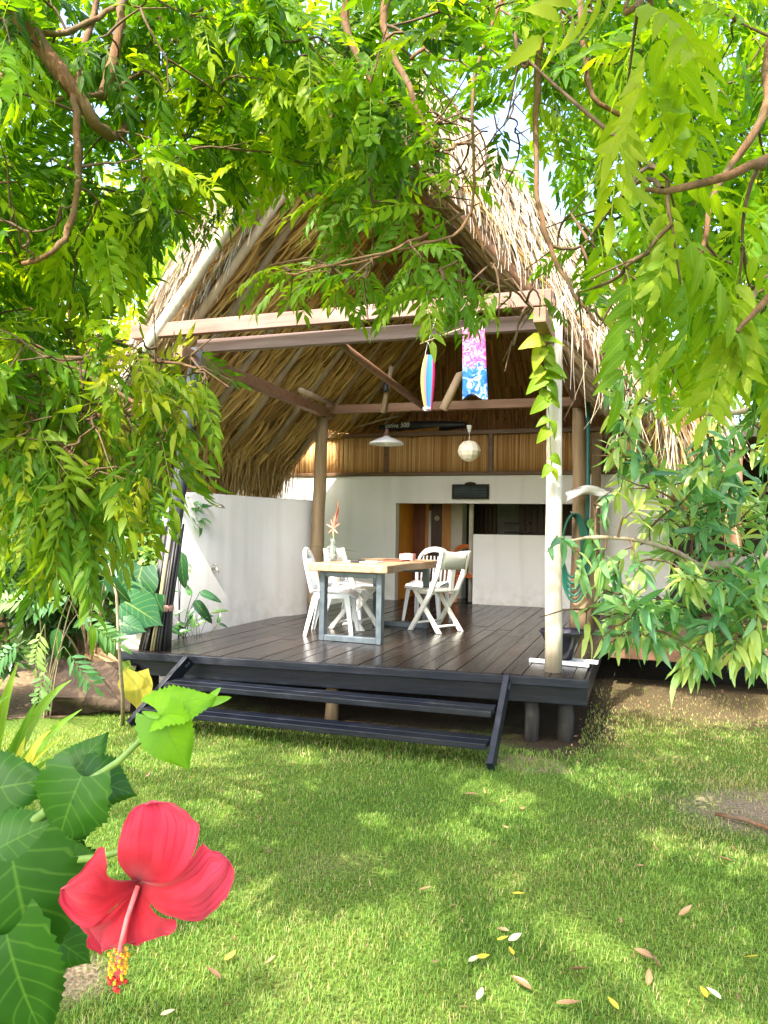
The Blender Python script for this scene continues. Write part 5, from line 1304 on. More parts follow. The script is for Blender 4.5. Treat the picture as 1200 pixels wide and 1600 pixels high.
# near broad sprays of a second right hand neem
tb4 = np.array([1.75, .15, 0.])
trunkD = [tb4 - (0, 0, .1), tb4 + (.02, .02, 1.2), tb4 + (-.1, .1, 2.3)]
limbsD = [([trunkD[-1], A_(1290, -200, 1.15), A_(1060, -60, 1.1), A_(985, 20, 1.05)], .014, .004), ([trunkD[-1], A_(1340, 180, 1.35), A_(1180, 260, 1.3), A_(1010, 300, 1.25)], .014, .004), ([A_(1340, 180, 1.35), A_(1230, 420, 1.3), A_(1150, 520, 1.3)], .008, .004)]
regsD = [(965, -10, 1010, 20, 1.05, 1.15, 2), (950, 280, 1050, 350, 1.35, 1.55, 3), (980, 390, 1050, 450, 1.35, 1.55, 2), (1080, 380, 1230, 520, 1.5, 1.9, 4), (890, 420, 930, 480, 1.5, 1.7, 1), (800, 40, 840, 130, 1.6, 1.8, 3)]
make_tree('neem_tree', 'broad toothed yellow-green neem sprays hanging close at upper right', 'tree', trunkD, limbsD, regsD, M['neem_close'], NEEM_CLOSE, M['bark'], tb4, .06, (4, 6), (.7, .95), 'neem trees over the lawn', bias=(.1, 0, -.6), keep_clear=KCD, tint=(.2, .9))
# thin spray in front of the gable
tb5 = np.array([.9, .55, 0.])
# (carried by the right neem's twigs) hanging sprays with pointed leaves over the beam
regsE = [(455, 395, 520, 430, 2.1, 2.4, 5), (540, 390, 600, 450, 2.1, 2.4, 5), (630, 370, 720, 440, 2.1, 2.4, 8), (700, 420, 800, 470, 2.2, 2.6, 7), (560, 250, 640, 340, 2.3, 2.6, 7), (780, 430, 860, 540, 2.4, 3.0, 6)]
tb5 = np.array([1.9, 1.6, 0.])
trunkE = [tb5 - (0, 0, .1), tb5 + (.0, .02, 1.2), tb5 + (-.15, .05, 2.6), tb5 + (-.3, .05, 3.1)]
limbsE = [([trunkE[-1], A_(1000, -300, 2.3), A_(760, 60, 2.35), A_(735, 330, 2.25), A_(640, 385, 2.2), A_(540, 412, 2.15), A_(440, 425, 2.15)], .007, .002), ([A_(735, 330, 2.25), A_(770, 420, 2.3), A_(830, 480, 2.6)], .005, .003)]
make_tree('neem_tree', 'slender neem with fresh green sprays hanging across the gable beam', 'tree', trunkE, limbsE, regsE, M['neem_yellow'], NEEM, M['bark'], tb5, .05, (4, 6), (.62, .9), 'neem trees over the lawn', bias=(0, 0, -.45), tint=(.15, .75), keep_clear=[([(300, 500), (830, 560), (830, 1250), (200, 1250)], 1)])

# right tree with blue-green whorls of leaves
WH = [leaflet(.135, .034, 5, curve=.05, fold=.25, droop=.18 + .1 * i, shape='obl') for i in range(3)]
tb6 = np.array([1.75, 4.6, 0.])
trunkC = [tb6 - (0, 0, .1), tb6 + (.05, .05, .8), tb6 + (-.05, .02, 1.5), tb6 + (.05, .1, 2.6)]
limbsC = [([tb6 + (.03, .03, 1.25), A_(1230, 875, 4.2), A_(1160, 878, 4.0), A_(1100, 885, 3.8)], .035, .02), ([A_(1100, 885, 3.8), A_(1020, 850, 3.6), A_(930, 840, 3.5), A_(860, 850, 3.5)], .014, .005),
          ([A_(1160, 878, 4.0), A_(1080, 960, 3.6), A_(1000, 990, 3.5)], .012, .004), ([trunkC[-1], A_(1180, 640, 4.1), A_(1060, 640, 3.9), A_(980, 610, 3.8)], .02, .005), ([A_(1160, 878, 4.0), A_(1180, 960, 3.6), A_(1140, 1000, 3.4)], .012, .004), ([trunkC[-1], A_(1230, 560, 4.2), A_(1150, 480, 4.1)], .018, .006)]
regsC = [(950, 600, 1010, 740, 3.5, 3.9, 6), (970, 720, 1120, 900, 3.4, 4.0, 32), (900, 770, 970, 960, 3.4, 3.7, 9), (862, 835, 900, 870, 3.4, 3.6, 2), (870, 950, 900, 965, 3.4, 3.6, 1), (970, 890, 1220, 1000, 3.2, 3.9, 48), (1090, 560, 1240, 900, 3.6, 4.6, 52), (960, 960, 1010, 1000, 3.3, 3.5, 5), (1090, 980, 1200, 1020, 3.2, 3.4, 9), (980, 560, 1100, 640, 3.8, 4.4, 10)]
make_tree('broadleaf_tree', 'blue-green broadleaf tree with drooping leaf whorls in front of the porch', 'tree', trunkC, limbsC, regsC, M['pale_leaf'], WH, M['pale_bark'], tb6, .07, (8, 13), (.75, 1.2), bias=(-.05, -.1, -.35), spread=1.2, tint=(.15, .95), twig_r=.004, keep_clear=[([(0, 0), (882, 0), (882, 835), (0, 835)], .9), ([(0, 870), (890, 870), (890, 940), (0, 940)], .9), ([(0, 985), (910, 985), (910, 1600), (0, 1600)], 1), ([(0, 0), (835, 0), (835, 1600), (0, 1600)], 1)])

# background trees and shrubs
LEAF_S = leaflet(.14, .05, 2, fold=.3, droop=.2, shape='lance')
LEAF_M = leaflet(.16, .07, 3, fold=.3, droop=.2, shape='obl')
GB = 'trees behind the house'
bushy('broadleaf_tree', 'tall bright yellow-green tree standing left behind the garden wall', 'tree', (-7.8, 8.6, 0), 6.4, 2.3, 34, 420, M['back_leaf'], LEAF_S, 1.0, GB, 2.6)
bushy('broadleaf_tree', 'sunlit yellow-green tree at the far left edge of the picture', 'tree', (-8.6, 5.9, 0), 5.6, 2.1, 30, 420, M['back_leaf'], LEAF_S, .95, GB, 2.0)
bushy('broadleaf_tree', 'large green tree rising behind the left roof slope', 'tree', (-8.5, 14.5, 0), 10.5, 3.6, 40, 420, M['back_leaf'], LEAF_S, 1.5, GB, 4.5)
bushy('broadleaf_tree', 'darker tree behind the ridge of the thatched roof', 'tree', (-3.2, 19.0, 0), 10.0, 3.6, 34, 380, M['back_dark'], LEAF_S, 1.7, GB, 5)
bushy('broadleaf_tree', 'dark leafy tree rising behind the right roof slope', 'tree', (2.6, 13.8, 0), 6.6, 2.5, 34, 420, M['back_dark'], LEAF_S, 1.2, GB, 2.8)
bushy('broadleaf_tree', 'deep green tree at the right edge behind the porch', 'tree', (4.3, 9.6, 0), 5.8, 2.2, 36, 420, M['back_dark'], LEAF_S, 1.0, GB, 2.2)
bushy('broadleaf_tree', 'green tree beside the porch with low spreading crown', 'tree', (3.05, 7.0, 0), 4.3, 1.5, 30, 380, M['dark_leaf'], LEAF_S, .8, GB, 1.2, low=.2)
bushy('broadleaf_tree', 'far pale green tree seen in the gap right of the roof', 'tree', (6.5, 20, 0), 10.5, 3.8, 34, 380, M['back_leaf'], LEAF_S, 1.7, GB, 5)
bushy('flowering_shrub', 'low yellow sunlit bush behind the end of the garden wall', 'shrub', (-6.0, 8.3, 0), 2.5, .8, 20, 260, M['neem_yellow'], LEAF_S, .8, None, .8, tint=(.5, 1))
GS = 'shrubs in the left bed'
bushy('shrub', 'dense dark green shrub at the left edge of the bed', 'shrub', (-5.35, 4.75, 0), 1.75, .62, 26, 200, M['dark_leaf'], LEAF_S, .85, GS, .6, low=.12)
bushy('shrub', 'dark glossy shrub behind the log stump', 'shrub', (-5.15, 5.75, 0), 1.75, .55, 24, 190, M['dark_leaf'], LEAF_S, .85, GS, .6, low=.2)
bushy('shrub', 'tall blue-green shrub against the left end of the deck', 'shrub', (-5.2, 6.7, 0), 2.2, .6, 24, 180, M['pale_leaf'], LEAF_M, .8, GS, .8, low=.25)
bushy('shrub', 'broad dark shrub filling the back of the left bed', 'shrub', (-6.4, 6.2, 0), 2.4, .8, 26, 220, M['dark_leaf'], LEAF_M, .85, GS, .8, low=.15)

# sapling with bluish feather leaves, left
def plant(name, label, cat, base, items, mat, tpl, stem_mat='green_stem', stem_r=.006, group=None):
    """items: (tip point, leaf direction, up, size, tint) - every leaf on its own stalk"""
    root = empty(name, base, 0, label, cat, group); sc = Scatter(); mb = MB()
    for (tip, d, up, s, t) in items:
        tip = np.asarray(tip, float); b = np.asarray(base, float) + rng.normal(0, .02, 3) * (1, 1, 0)
        mb.tube(bez(b, (b * .6 + tip * .4) + np.array([0, 0, .35 * abs(tip[2] - b[2])]), tip, 7), [stem_r * (1 - .09 * i) for i in range(7)], 6, caps=False)
        sc.add(tpl, [tip], [d], [up], [s], [t])
    mb.build('stem', M[stem_mat], root, True); sc.build('foliage', mat, root)
    return root
its = []
for (px, py, d, dx, dz) in ((130, 900, 4.7, -1, -.1), (110, 930, 4.65, -1, -.3), (70, 975, 4.6, -.4, -1), (60, 940, 4.6, -1, .1), (75, 1035, 4.5, -.3, -.8), (120, 960, 4.6, .6, -.4), (40, 1000, 4.6, -.8, -.5), (100, 1010, 4.6, .5, -.7)):
    its.append((at(px, py, d), CR * dx + np.array([0, 0, dz]), -CF + np.array([0, 0, .5]), 1.15, rng.uniform(.2, .8)))
plant('sapling', 'blue-green feather leaved sapling in front of the dark left shrubs', 'sapling', onz(70, 1120, 0) + (0, 0, 0), its, M['pale_leaf'], pinnate(.30, 7, .095, .022, .3, 4, .1, hang=.3, seed=40), 'pale_bark')
HEART = leaflet(1, .82, 14, fold=.16, droop=.22, shape='heart')
PADDLE = leaflet(1, .36, 10, fold=.3, droop=.3, shape='obl')
its = [(at(222, 885, 6.4), CR * -.15 + np.array([0, -.2, -1]), -CF, .40, .25), (at(235, 925, 6.3), CR * -.5 + np.array([0, 0, -.9]), -CF, .42, .15), (at(195, 940, 6.1), CR * .8 + np.array([0, 0, -.45]), -CF + (0, 0, .6), .36, .55), (at(190, 975, 6.0), CR * .9 + np.array([0, 0, -.2]), -CF + (0, 0, .8), .2, .5)]
plant('elephant_ear_plant', 'large heart leaved dark plant beside the tied cane bundle', 'plant', (-4.75, 5.85, 0), its, M['big_leaf'], HEART, stem_r=.012)
its = [(at(283, 862, 7.0), CR * .05 + np.array([0, 0, -1]), -CF, .36, .2), (at(278, 868, 7.1), CR * .35 + np.array([0, 0, -1]), -CF, .26, .5), (at(312, 925, 7.0), CR * 1 + np.array([0, 0, -.35]), -CF + (0, 0, .7), .22, .4), (at(304, 938, 6.9), CR * .6 + np.array([0, 0, -.75]), -CF + (0, 0, .5), .27, .15), (at(282, 925, 7.0), CR * -1 + np.array([0, 0, .05]), (0, 0, 1), .2, .6), (at(300, 930, 7.1), CR * -.4 + np.array([0, 0, .5]), -CF, .16, .7)]
plant('paddle_leaf_plant', 'slender plant with hanging paddle leaves against the white garden wall', 'plant', (-4.37, 6.35, .1), its, M['big_leaf'], PADDLE, 'dark_stilt', .006)
its = []
for k in range(16):
    its.append((at(rng.uniform(262, 345), rng.uniform(955, 990), rng.uniform(6.9, 7.3)), CR * rng.uniform(-1, 1) + np.array([0, 0, rng.uniform(-.3, .6)]), -CF + (0, 0, 1), rng.uniform(.09, .17), rng.uniform(.1, .95)))
plant('ground_plant', 'low leafy seedlings growing between the deck and garden wall', 'plant', (-4.40, 6.75, .1), its, M['dark_leaf'], PADDLE, stem_r=.004)
its = [(at(214, 1050, 5.9), CR * .02 + np.array([0, -.1, -1]), -CF, .30, .62), (at(205, 1040, 5.95), CR * -.8 + np.array([0, 0, -.5]), -CF, .14, .2)]
plant('turning_plant', 'single large green and yellow leaf under the left deck corner', 'plant', onz(214, 1118, 0) + (.0, .1, 0), its, M['turning_leaf'], HEART)
b0, b1, b2 = onz(192, 1132, 0), at(188, 1040, 5.25), at(182, 930, 5.3)
sg = empty('sapling', b0, 0, 'thin bare grey sapling stem in front of the left deck corner', 'sapling')
MB().tube([b0 - (0, 0, .02), (b0 + b1) / 2 + (.01, 0, 0), b1, b2, at(170, 880, 5.35)], [.016, .014, .012, .010, .006], 8, wob=.1).build('trunk', M['pale_bark'], sg, True)
sc = Scatter(); k = 22
sc.add(leaflet(.2, .028, 4, fold=.3, droop=.5), np.array([at(rng.uniform(140, 215), rng.uniform(850, 930), rng.uniform(5.2, 5.6)) for _ in range(k)]), rng.normal(0, 1, (k, 3)) + (0, 0, -.3), np.tile([0, -.4, 1.], (k, 1)), rng.uniform(.7, 1.2, k), rng.uniform(0, 1, k)); sc.build('crown', M['dark_leaf'], sg)
its = []
for (px, py) in ((105, 980), (118, 960), (135, 940), (150, 985), (165, 950), (175, 915), (90, 1000), (160, 1000), (142, 1010)):
    its.append((at(px, py - rng.uniform(10, 70), rng.uniform(5.3, 5.8)), CR * rng.normal(0, .6) + np.array([0, 0, -.8]), -CF + (0, 0, .3), rng.uniform(.16, .28), rng.uniform(.2, .9)))
plant('cane_plant', 'clump of straw coloured cane stems behind the log stump', 'plant', onz(140, 1085, 0), its, M['dark_leaf'], PADDLE, 'pale_bark', .010)

# hanging vine on the pale post
vn = empty('hanging_vine', (-.62, 5.7, 3.2), 0, 'green vine with broad leaves dangling down the pale front post', 'vine')
P = [ony(846, 330, 5.3), ony(848, 470, 5.5), ony(850, 560, 5.62), ony(858, 650, 5.68), ony(862, 735, 5.7)]
MB().tube(P, .004, 5).build('stem', M['green_stem'], vn, True)
sc = Scatter(); vl = leaflet(.17, .125, 8, fold=.35, droop=.5, shape='ov', teeth=.12)
for i in range(26):
    u = rng.uniform(0.25, 1) ; f = u * 4; j = min(3, int(f)); p = P[j] + (P[j + 1] - P[j]) * (f - j)
    sd = 1 if i % 2 else -1
    sc.add(vl, [p], [CR * sd * rng.uniform(.3, 1) + np.array([0, -.2, rng.uniform(-.9, .1)])], [-CF + np.array([0, 0, .6]) + rng.normal(0, .3, 3)], [rng.uniform(.6, 1.15) * (1.15 - .45 * u)], [rng.uniform(.2, .9)])
sc.build('leaves', M['neem_close'], vn)

# ================================================================== foreground plants
# strap leaved clump
b = at(-45, 1300, 2.7); b = np.array([b[0], b[1], 0])
sp_ = empty('strap_leaf_plant', b, 0, 'clump of narrow yellow striped strap leaves at the left edge', 'plant')
sc = Scatter()
for (px, py, L_, w_, t_) in ((28, 1035, .62, .07, .6), (112, 1062, .6, .06, .5), (128, 1108, .62, .05, .45), (80, 1140, .5, .05, .95), (60, 1090, .55, .045, .35), (5, 1060, .5, .045, .7), (90, 1180, .45, .04, .4), (40, 1150, .5, .05, .9), (-10, 1100, .5, .05, .6), (60, 1210, .4, .045, .3), (100, 1150, .5, .03, .8), (18, 1190, .45, .05, .95), (30, 1240, .4, .05, .5), (15, 1085, .55, .04, .35)):
    tip = at(px, py, rng.uniform(2.3, 2.75)); root = b + np.array([rng.normal(0, .05), rng.normal(0, .05), rng.uniform(.25, .45)])
    mid = (root + tip) / 2 + np.array([0, 0, .14 + .1 * rng.random()])
    C_ = bez(root, mid, tip, 9)
    V, F, T = [], [], []
    for i in range(9):
        u = i / 8; h = w_ * .62 * max(.03, (1 - u ** 2.2)) ; d = unit(np.gradient(C_, axis=0)[i]); sd = unit(np.cross(d, -CF + np.array([0, 0, .5])))
        n_ = np.cross(sd, d)
        V += [C_[i] - sd * h + n_ * h * .35, C_[i], C_[i] + sd * h + n_ * h * .35]; T += [(1, u), (0, u), (1, u)]
    for i in range(8): F += [(i * 3, i * 3 + 3, i * 3 + 4, i * 3 + 1), (i * 3 + 1, i * 3 + 4, i * 3 + 5, i * 3 + 2)]
    sc.add((np.array(V), np.array(F), np.array(T)), [(0, 0, 0)], [(1, 0, 0)], [(0, 0, 1)], [1], [t_])
sc.build('leaves', M['strap'], sp_)
mb = MB()
for k in range(8):
    q = b + rng.normal(0, .05, 3) * (1, 1, 0); mb.tube([q - (0, 0, .02), q + (0, 0, .25), q + np.array([rng.normal(0, .04), rng.normal(0, .04), .5])], [.014, .012, .006], 6)
mb.build('stem', M['green_stem'], sp_, True)

# hibiscus
HD = .56; PXM = HD / FPX
hb_base = at(-60, 1500, .75); hb_base = np.array([hb_base[0], hb_base[1], 0])
hb = empty('hibiscus', hb_base, 0, 'hibiscus bush with one large open red flower in the near foreground', 'flowering shrub')
FC = at(213, 1385, HD)
def fpt(x, y, z=0.0): return FC + (CR * x + CU * y) * PXM - CF * z * PXM
def spline(pts, n):
    pts = [np.array(p, float) for p in pts]; out = []
    k = len(pts)
    for q in np.linspace(0, k - 1, n):
        i = min(k - 2, int(q)); t = q - i; a, b = pts[i], pts[i + 1]; pa = pts[i - 1] if i else 2 * a - b; pb = pts[i + 2] if i + 2 < k else 2 * b - a
        out.append(.5 * ((2 * a) + (b - pa) * t + (2 * pa - 5 * a + 4 * b - pb) * t * t + (3 * a - pa - 3 * b + pb) * t ** 3))
    return out
PETALS = [   # two edges from the heart to the tip; depth offset, curl, ruffle
    ([(-6, -2), (-20, 30), (-26, 72), (-17, 104), (-6, 120), (12, 123)], [(16, 0), (54, 8), (86, 42), (95, 84), (80, 108), (52, 127), (30, 125), (12, 123)], -4, -24, 9),
    ([(4, 4), (58, 24), (86, 46), (98, 62), (106, 69), (118, 55), (128, 50)], [(6, -10), (42, -30), (75, -43), (105, -49), (128, -33), (145, -10), (151, 26), (128, 50)], 12, -16, 11),
    ([(-2, 6), (-26, 17), (-39, 28), (-36, 50), (-44, 71), (-63, 55), (-84, 28), (-113, 2)], [(-4, -10), (-26, -22), (-52, -44), (-85, -50), (-106, -28), (-113, 2)], 15, -10, 10),
    ([(-2, -2), (-38, -34), (-79, -52), (-74, -70), (-71, -88), (-58, -112)], [(6, -8), (-4, -46), (-12, -80), (-33, -94), (-46, -98), (-58, -112)], 5, -22, 8),
    ([(-6, -2), (-17, -45), (-20, -80), (-8, -88), (4, -86)], [(12, -2), (30, -32), (64, -50), (62, -62), (60, -70), (30, -75), (4, -86)], 0, -24, 7),
]
prg = np.random.default_rng(5)
for pi_, (Lc, Rc, z0, curl, ruf) in enumerate(PETALS):
    nU, nV = 34, 25
    A, B = spline(Lc, nU), spline(Rc, nU)
    V, F, T = [], [], []
    p1, p2, p3 = prg.uniform(0, 6, 3)
    for i in range(nU):
        u = i / (nU - 1)
        for j in range(nV):
            v = j / (nV - 1); p = A[i] * (1 - v) + B[i] * v
            rr = math.hypot(*p) / 120; q = min(1, rr)
            edge = max(0, abs(v - .5) * 2) ** 3 * q
            z = z0 * math.sin(q * 1.57) - 16 * (1 - min(1, rr * 2.0)) ** 1.5 + 16 * math.sin(math.pi * q) + curl * max(0, rr - .5) ** 1.4
            z += ruf * q * (math.sin(v * 8 + p1 + u * 2.5) * .55 + math.sin(v * 17 + p2 - u * 4) * .20) + edge * 5 * math.sin(u * 16 + p3) - 8 * math.cos((v - .5) * 3.1) * q
            z += .5 * q * math.sin(v * 37 + 3 * math.sin(u * 4) + p3)
            wob = q * (1 if j in (0, nV - 1) else (.4 if j in (1, nV - 2) else 0)) * np.array([1.5 * math.sin(u * 23 + p1) + 1.1 * math.sin(u * 47 + p2), 1.5 * math.cos(u * 21 + p2) + 1.1 * math.sin(u * 51 + p3)])
            V.append(fpt(p[0] + wob[0], p[1] + wob[1], z)); T.append((pi_ / 5, v, min(1, rr * .95), 1))
    for i in range(nU - 1):
        for j in range(nV - 1): F.append((i * nV + j, i * nV + j + 1, (i + 1) * nV + j + 1, (i + 1) * nV + j))
    o = link_mesh('petal', V, F, M['petal'], hb, True, T)
    sb = o.modifiers.new('smooth', 'SUBSURF'); sb.levels = 1; sb.render_levels = 1
MB().tube([fpt(0, -4, -8), fpt(-6, -35, 24), fpt(-12, -70, 36), fpt(-14, -92, 38), fpt(-16, -122, 36)], [.0022, .0018, .0016, .0015, .001], 8).build('pistil', M['pistil'], hb, True)
def blob(mb, c, r):
    prof = [(0.001, -r), (r * .75, -r * .65), (r, 0), (r * .75, r * .65), (0.001, r)]; mb.lathe(prof, c, 7)
mb = MB(); fil = MB()
for k in range(64):
    u = rng.uniform(0, 1); a = rng.uniform(0, 6.28); rr = rng.uniform(7, 15)
    base = np.array([-13 - 2 * u, -80 - 38 * u, 38.]); off = np.array([rr * math.cos(a), rng.uniform(-3, 6), rr * math.sin(a)])
    blob(mb, fpt(*(base + off)), rng.uniform(.0008, .0013)); fil.tube([fpt(*base), fpt(*(base + off))], .0003, 4)
mb.build('anthers', M['pollen'], hb, True); fil.build('filaments', M['pistil'], hb)
mb = MB()
for k in range(16):
    a = rng.uniform(0, 6.28); rr = rng.uniform(2, 15); blob(mb, fpt(-16 + rr * math.cos(a), -124 + rng.uniform(-12, 8), 37 + rr * math.sin(a)), rng.uniform(.0011, .0019))
mb.build('stigma', M['stigma'], hb, True)
# hibiscus stems and leaves
st_pts = [hb_base, at(-70, 1480, .72), at(-10, 1345, .68), at(60, 1345, .66)]
MB().tube([hb_base - (0, 0, .02), hb_base + (0, 0, .4), at(-70, 1480, .74), at(-30, 1380, .70), at(30, 1300, .68), at(110, 1240, .67), at(185, 1190, .66), at(258, 1118, .66)], [.008, .007, .006, .0055, .005, .004, .003, .0022], 8).build('stem', M['green_stem'], hb, True)
MB().tube([at(-30, 1380, .70), at(60, 1350, .66), at(150, 1340, .62), at(190, 1330, .60), fpt(0, 0, -20)], [.005, .0035, .003, .0026, .003], 8).build('stem', M['green_stem'], hb, True)
def broadleaf(W, nU=30, nV=13, seed=0, cup=.16, droop=.25, pucker=.014, lobes=.0):
    """ovate toothed leaf along +X with puckered blade between the veins"""
    rg = np.random.default_rng(seed); V, T, F = [], [], []
    a1, a2, a3 = rg.uniform(0, 6, 3)
    for i in range(nU + 1):
        s_ = i / nU
        w = 1.12 * math.sqrt(max(0, math.sin(math.pi * min(1, s_ * .86 + .14)))) * (1 - s_ ** 2.6)
        w *= 1 + lobes * math.exp(-((s_ - .42) / .09) ** 2)
        tooth = 1 + .055 * (1 if i % 2 else -1) * (1 if .1 < s_ < .95 else 0)
        for j in range(nV):
            v = 2 * j / (nV - 1) - 1; av = abs(v)
            hw = W / 2 * w * (tooth if j in (0, nV - 1) else 1)
            y = v * hw; x = s_ - .13 * av ** 1.5 * (1 - s_) * (1.6 if s_ < .2 else 1) + .0
            ph = 6.5 * math.pi * (s_ - .32 * av)
            z = cup * av ** 1.6 * hw * 1.2 - droop * s_ ** 2 - .10 * W * av ** 3 * (1 + math.sin(s_ * 6 + a1 + (v > 0) * 2)) * .7
            z += pucker * abs(math.sin(ph)) * av ** .5 * (1 - av * .5) * (1 - s_ * .6) + .010 * math.sin(s_ * 13 + v * 7 + a2) * av
            V.append((x, y, z)); T.append((av if j not in (0, nV - 1) else 1.0, s_))
    for i in range(nU):
        for j in range(nV - 1):
            a = i * nV + j; F.append((a, a + nV, a + nV + 1, a + 1))
    return np.array(V), np.array(F), np.array(T)
HLEAF = broadleaf(.92, seed=1, lobes=.10)
HLEAF2 = broadleaf(.80, seed=2, cup=.34, droop=.32)
sc = Scatter()
def hleaf(px, py, d, ang, size_px, t, tilt=0.25, up=.3, tpl=HLEAF, roll=0.0):
    """leaf base at a pixel, pointing at picture angle ang (degrees, 0 right, 90 up)"""
    p = at(px, py, d); a = R(ang)
    dr = CR * math.cos(a) + CU * math.sin(a) - CF * tilt
    sc.add(tpl, [p], [dr], [-CF + np.array([0, 0, up]) + CR * roll], [size_px * d / FPX], [t])
hleaf(250, 1118, .655, -62, 100, .86, .15, .3, HLEAF2, .1)
hleaf(246, 1112, .66, 22, 92, .95, -.25, 1.4, HLEAF)
hleaf(318, 1100, .68, 15, 42, .9, .1, .2, PADDLE); hleaf(316, 1106, .68, 50, 40, .95, .1, .2, PADDLE); hleaf(250, 1120, .65, 165, 30, .9, .1, .2, PADDLE)
hleaf(128, 1212, .66, -112, 130, .40, .2, .5, HLEAF, -.1)
hleaf(132, 1215, .67, -20, 85, .22, -.1, .6, HLEAF)
hleaf(118, 1205, .68, 60, 70, .35, -.3, .9, HLEAF)
hleaf(75, 1345, .64, 10, 78, .55, -.15, 1.2, HLEAF2)
hleaf(20, 1345, .62, -75, 200, .25, .15, .4, HLEAF, .15)
hleaf(-10, 1330, .66, 30, 110, .4, -.1, .9, HLEAF)
hleaf(80, 1350, .66, -60, 120, .12, -.2, .6, HLEAF)
hleaf(10, 1460, .60, -70, 190, .22, .2, .5, HLEAF2)
hleaf(70, 1455, .66, -40, 95, .35, -.1, .8, HLEAF)
hleaf(-40, 1240, .70, 15, 120, .3, .0, .7, HLEAF)
hleaf(100, 1290, .69, 25, 70, .3, -.2, .6, HLEAF)
hleaf(-20, 1420, .68, 5, 130, .15, -.2, .7, HLEAF)
hleaf(-30, 1540, .64, 10, 110, .25, 0, .7, HLEAF)
sc.build('leaves', M['hib_leaf'], hb)

# tiny bits of leaf litter in the turf (uncountable)
lt = Scatter(); k = 420
px_ = np.concatenate([rng.uniform(-3.2, 1.6, 150), rng.uniform(-.5, 1.8, 270)]); py_ = np.concatenate([rng.uniform(2.0, 5.0, 150), rng.uniform(5.2, 8.4, 270)])
lt.add(leaflet(.05, .017, 3, curve=.2, fold=.5, droop=-.2), np.stack([px_, py_, rng.uniform(.012, .028, k)], 1), np.stack([rng.normal(0, 1, k), rng.normal(0, 1, k), rng.normal(0, .3, k)], 1), np.array([0, 0, 1.]) + rng.normal(0, .5, (k, 3)), rng.uniform(.3, 1.0, k), rng.uniform(0, 1, k))
tag(lt.build('leaf_litter', M['fallen_b']), 'tiny brown leaf litter scattered in the turf and under the porch', 'leaf litter', kind='stuff')
# ================================================================== fallen leaves, stick
FLAT = {'y': leaflet(.075, .026, 6, curve=.12, fold=.25, droop=-.08), 'b': leaflet(.10, .030, 6, curve=.15, fold=.6, droop=-.2), 'p': leaflet(.08, .032, 6, curve=.1, fold=.35, droop=-.1)}
FALL = [
    (744, 1495, 'y', 30, 'bright yellow fallen leaf beside a pale leaf in the centre of the lawn'), (732, 1503, 'p', 60, 'pale cream fallen leaf just left of the bright yellow one'),
    (802, 1492, 'y', 110, 'orange-yellow fallen leaf right of the lawn centre'), (776, 1468, 'y', 20, 'tiny yellow fallen leaf above the orange-yellow one'), (794, 1469, 'p', 40, 'pale narrow fallen leaf near the tiny yellow one'),
    (831, 1546, 'b', 150, 'dull purple-brown fallen leaf low in the lawn centre'), (868, 1567, 'b', 10, 'brown curled fallen leaf right of the purple-brown one'), (966, 1577, 'y', 120, 'deep yellow fallen leaf at the bottom edge of the lawn'),
    (1020, 1497, 'b', 130, 'long dark brown fallen leaf on the right side of the lawn'), (1032, 1512, 'b', 125, 'reddish brown fallen leaf touching the long dark brown one'), (1012, 1540, 'b', 80, 'crumpled grey-brown fallen leaf below the long brown one'),
    (1127, 1561, 'p', 140, 'tan fallen leaf near the lower right corner of the lawn'), (1163, 1495, 'y', 10, 'yellow fallen leaf near the right edge of the lawn'), (800, 1395, 'y', 5, 'light yellow fallen leaf high in the middle of the lawn'),
    (1145, 1346, 'b', 170, 'small dark brown fallen leaf below the bare soil patch'), (654, 1391, 'b', 35, 'orange-brown fallen leaf left of the light yellow one'), (726, 1240, 'b', 0, 'brown fallen leaf near the foot of the right stringer'),
    (350, 1500, 'y', 70, 'yellow fallen leaf just right of the hibiscus flower'), (250, 1586, 'p', 50, 'cream fallen leaf under the hibiscus flower'), (1105, 1559, 'y', 100, 'small yellow fallen leaf left of the tan one'),
    (745, 1562, 'p', 75, 'straw coloured fallen leaf standing upright near the bottom of the lawn'), (888, 1514, 'b', 15, 'thin brown fallen leaf between the orange and long brown leaves'), (345, 1530, 'b', 160, 'brown fallen leaf near the stamens of the hibiscus'), (1060, 1430, 'b', 40, 'small brown fallen leaf in the right middle of the lawn'),
]
for (px, py, kd, an, lb) in FALL:
    p = onz(px, py, .028); sc = Scatter(); a = R(an)
    dr = np.array([math.cos(a), math.sin(a), rng.normal(0, .12)])
    sc.add(FLAT[kd], [(0, 0, 0)], [dr], [np.array([0, 0, 1]) + rng.normal(0, .3, 3)], [rng.uniform(.6, .85)], [rng.uniform(0, 1)])
    o = sc.build('fallen_leaf', M['fallen_' + kd]); o.location = p; tag(o, lb, 'fallen leaf', 'fallen leaves on the lawn')
p0, p1 = onz(1118, 1272, .02), onz(1230, 1305, .02)
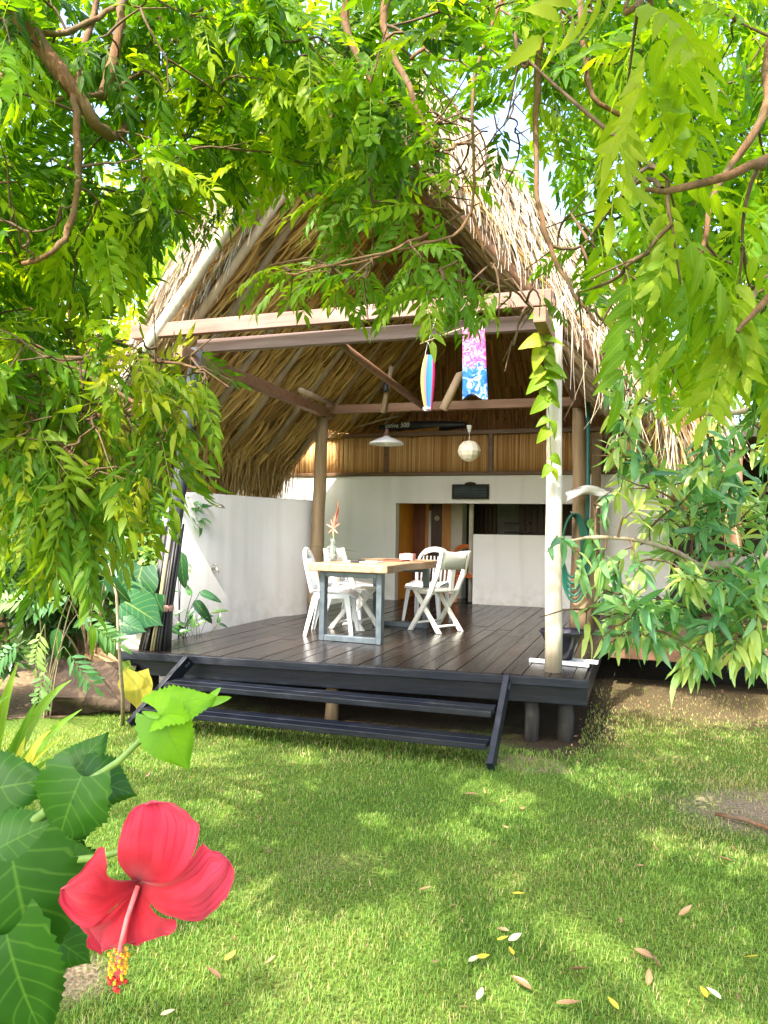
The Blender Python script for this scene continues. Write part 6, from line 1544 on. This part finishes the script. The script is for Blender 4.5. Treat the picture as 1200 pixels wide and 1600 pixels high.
tag(MB().tube([p0, (p0 * .6 + p1 * .4) + (.0, .02, .012), p1], [.010, .014, .012], 7, wob=.2).build('fallen_stick', M['bark'], None, True), 'brown stick lying across the bare soil patch', 'stick')

# ================================================================== camera, light, sky
cam = bpy.data.cameras.new('camera'); co = bpy.data.objects.new('camera', cam); COL.objects.link(co)
cam.sensor_fit = 'VERTICAL'; cam.sensor_height = 36; cam.lens = 36 * FPX / 1600; cam.clip_start = .02; cam.clip_end = 500
m4 = Matrix(((CR[0], CU[0], -CF[0], CC[0]), (CR[1], CU[1], -CF[1], CC[1]), (CR[2], CU[2], -CF[2], CC[2]), (0, 0, 0, 1)))
co.matrix_world = m4; scene.camera = co

elev = math.asin(to_sun[2]); az = math.atan2(to_sun[0], to_sun[1])
sl = bpy.data.lights.new('sun', 'SUN'); sl.energy = 12.5; sl.angle = R(.55); sl.color = (1, .94, .82)
so = bpy.data.objects.new('sun', sl); COL.objects.link(so)
so.rotation_euler = Vector([-float(v) for v in to_sun]).to_track_quat('-Z', 'Y').to_euler()
so.location = (-6, -6, 12)
w = bpy.data.worlds.new('World'); scene.world = w; w.use_nodes = True
nt = w.node_tree; nt.nodes.clear()
o = nt.nodes.new('ShaderNodeOutputWorld'); bg = nt.nodes.new('ShaderNodeBackground'); sk = nt.nodes.new('ShaderNodeTexSky')
sk.sky_type = 'NISHITA'; sk.sun_disc = False; sk.sun_elevation = elev; sk.sun_rotation = az; sk.air_density = 1.0; sk.dust_density = 4.0; sk.ozone_density = 1.0
bg.inputs['Strength'].default_value = 1.08
nt.links.new(sk.outputs[0], bg.inputs[0]); nt.links.new(bg.outputs[0], o.inputs[0])
scene.view_settings.view_transform = 'Standard'; scene.view_settings.look = 'None'; scene.view_settings.exposure = 0
scene.render.engine = 'CYCLES'
scene.cycles.max_bounces = 10; scene.cycles.diffuse_bounces = 5; scene.cycles.transmission_bounces = 6; scene.cycles.caustics_reflective = False; scene.cycles.caustics_refractive = False
scene.cycles.use_denoising = True
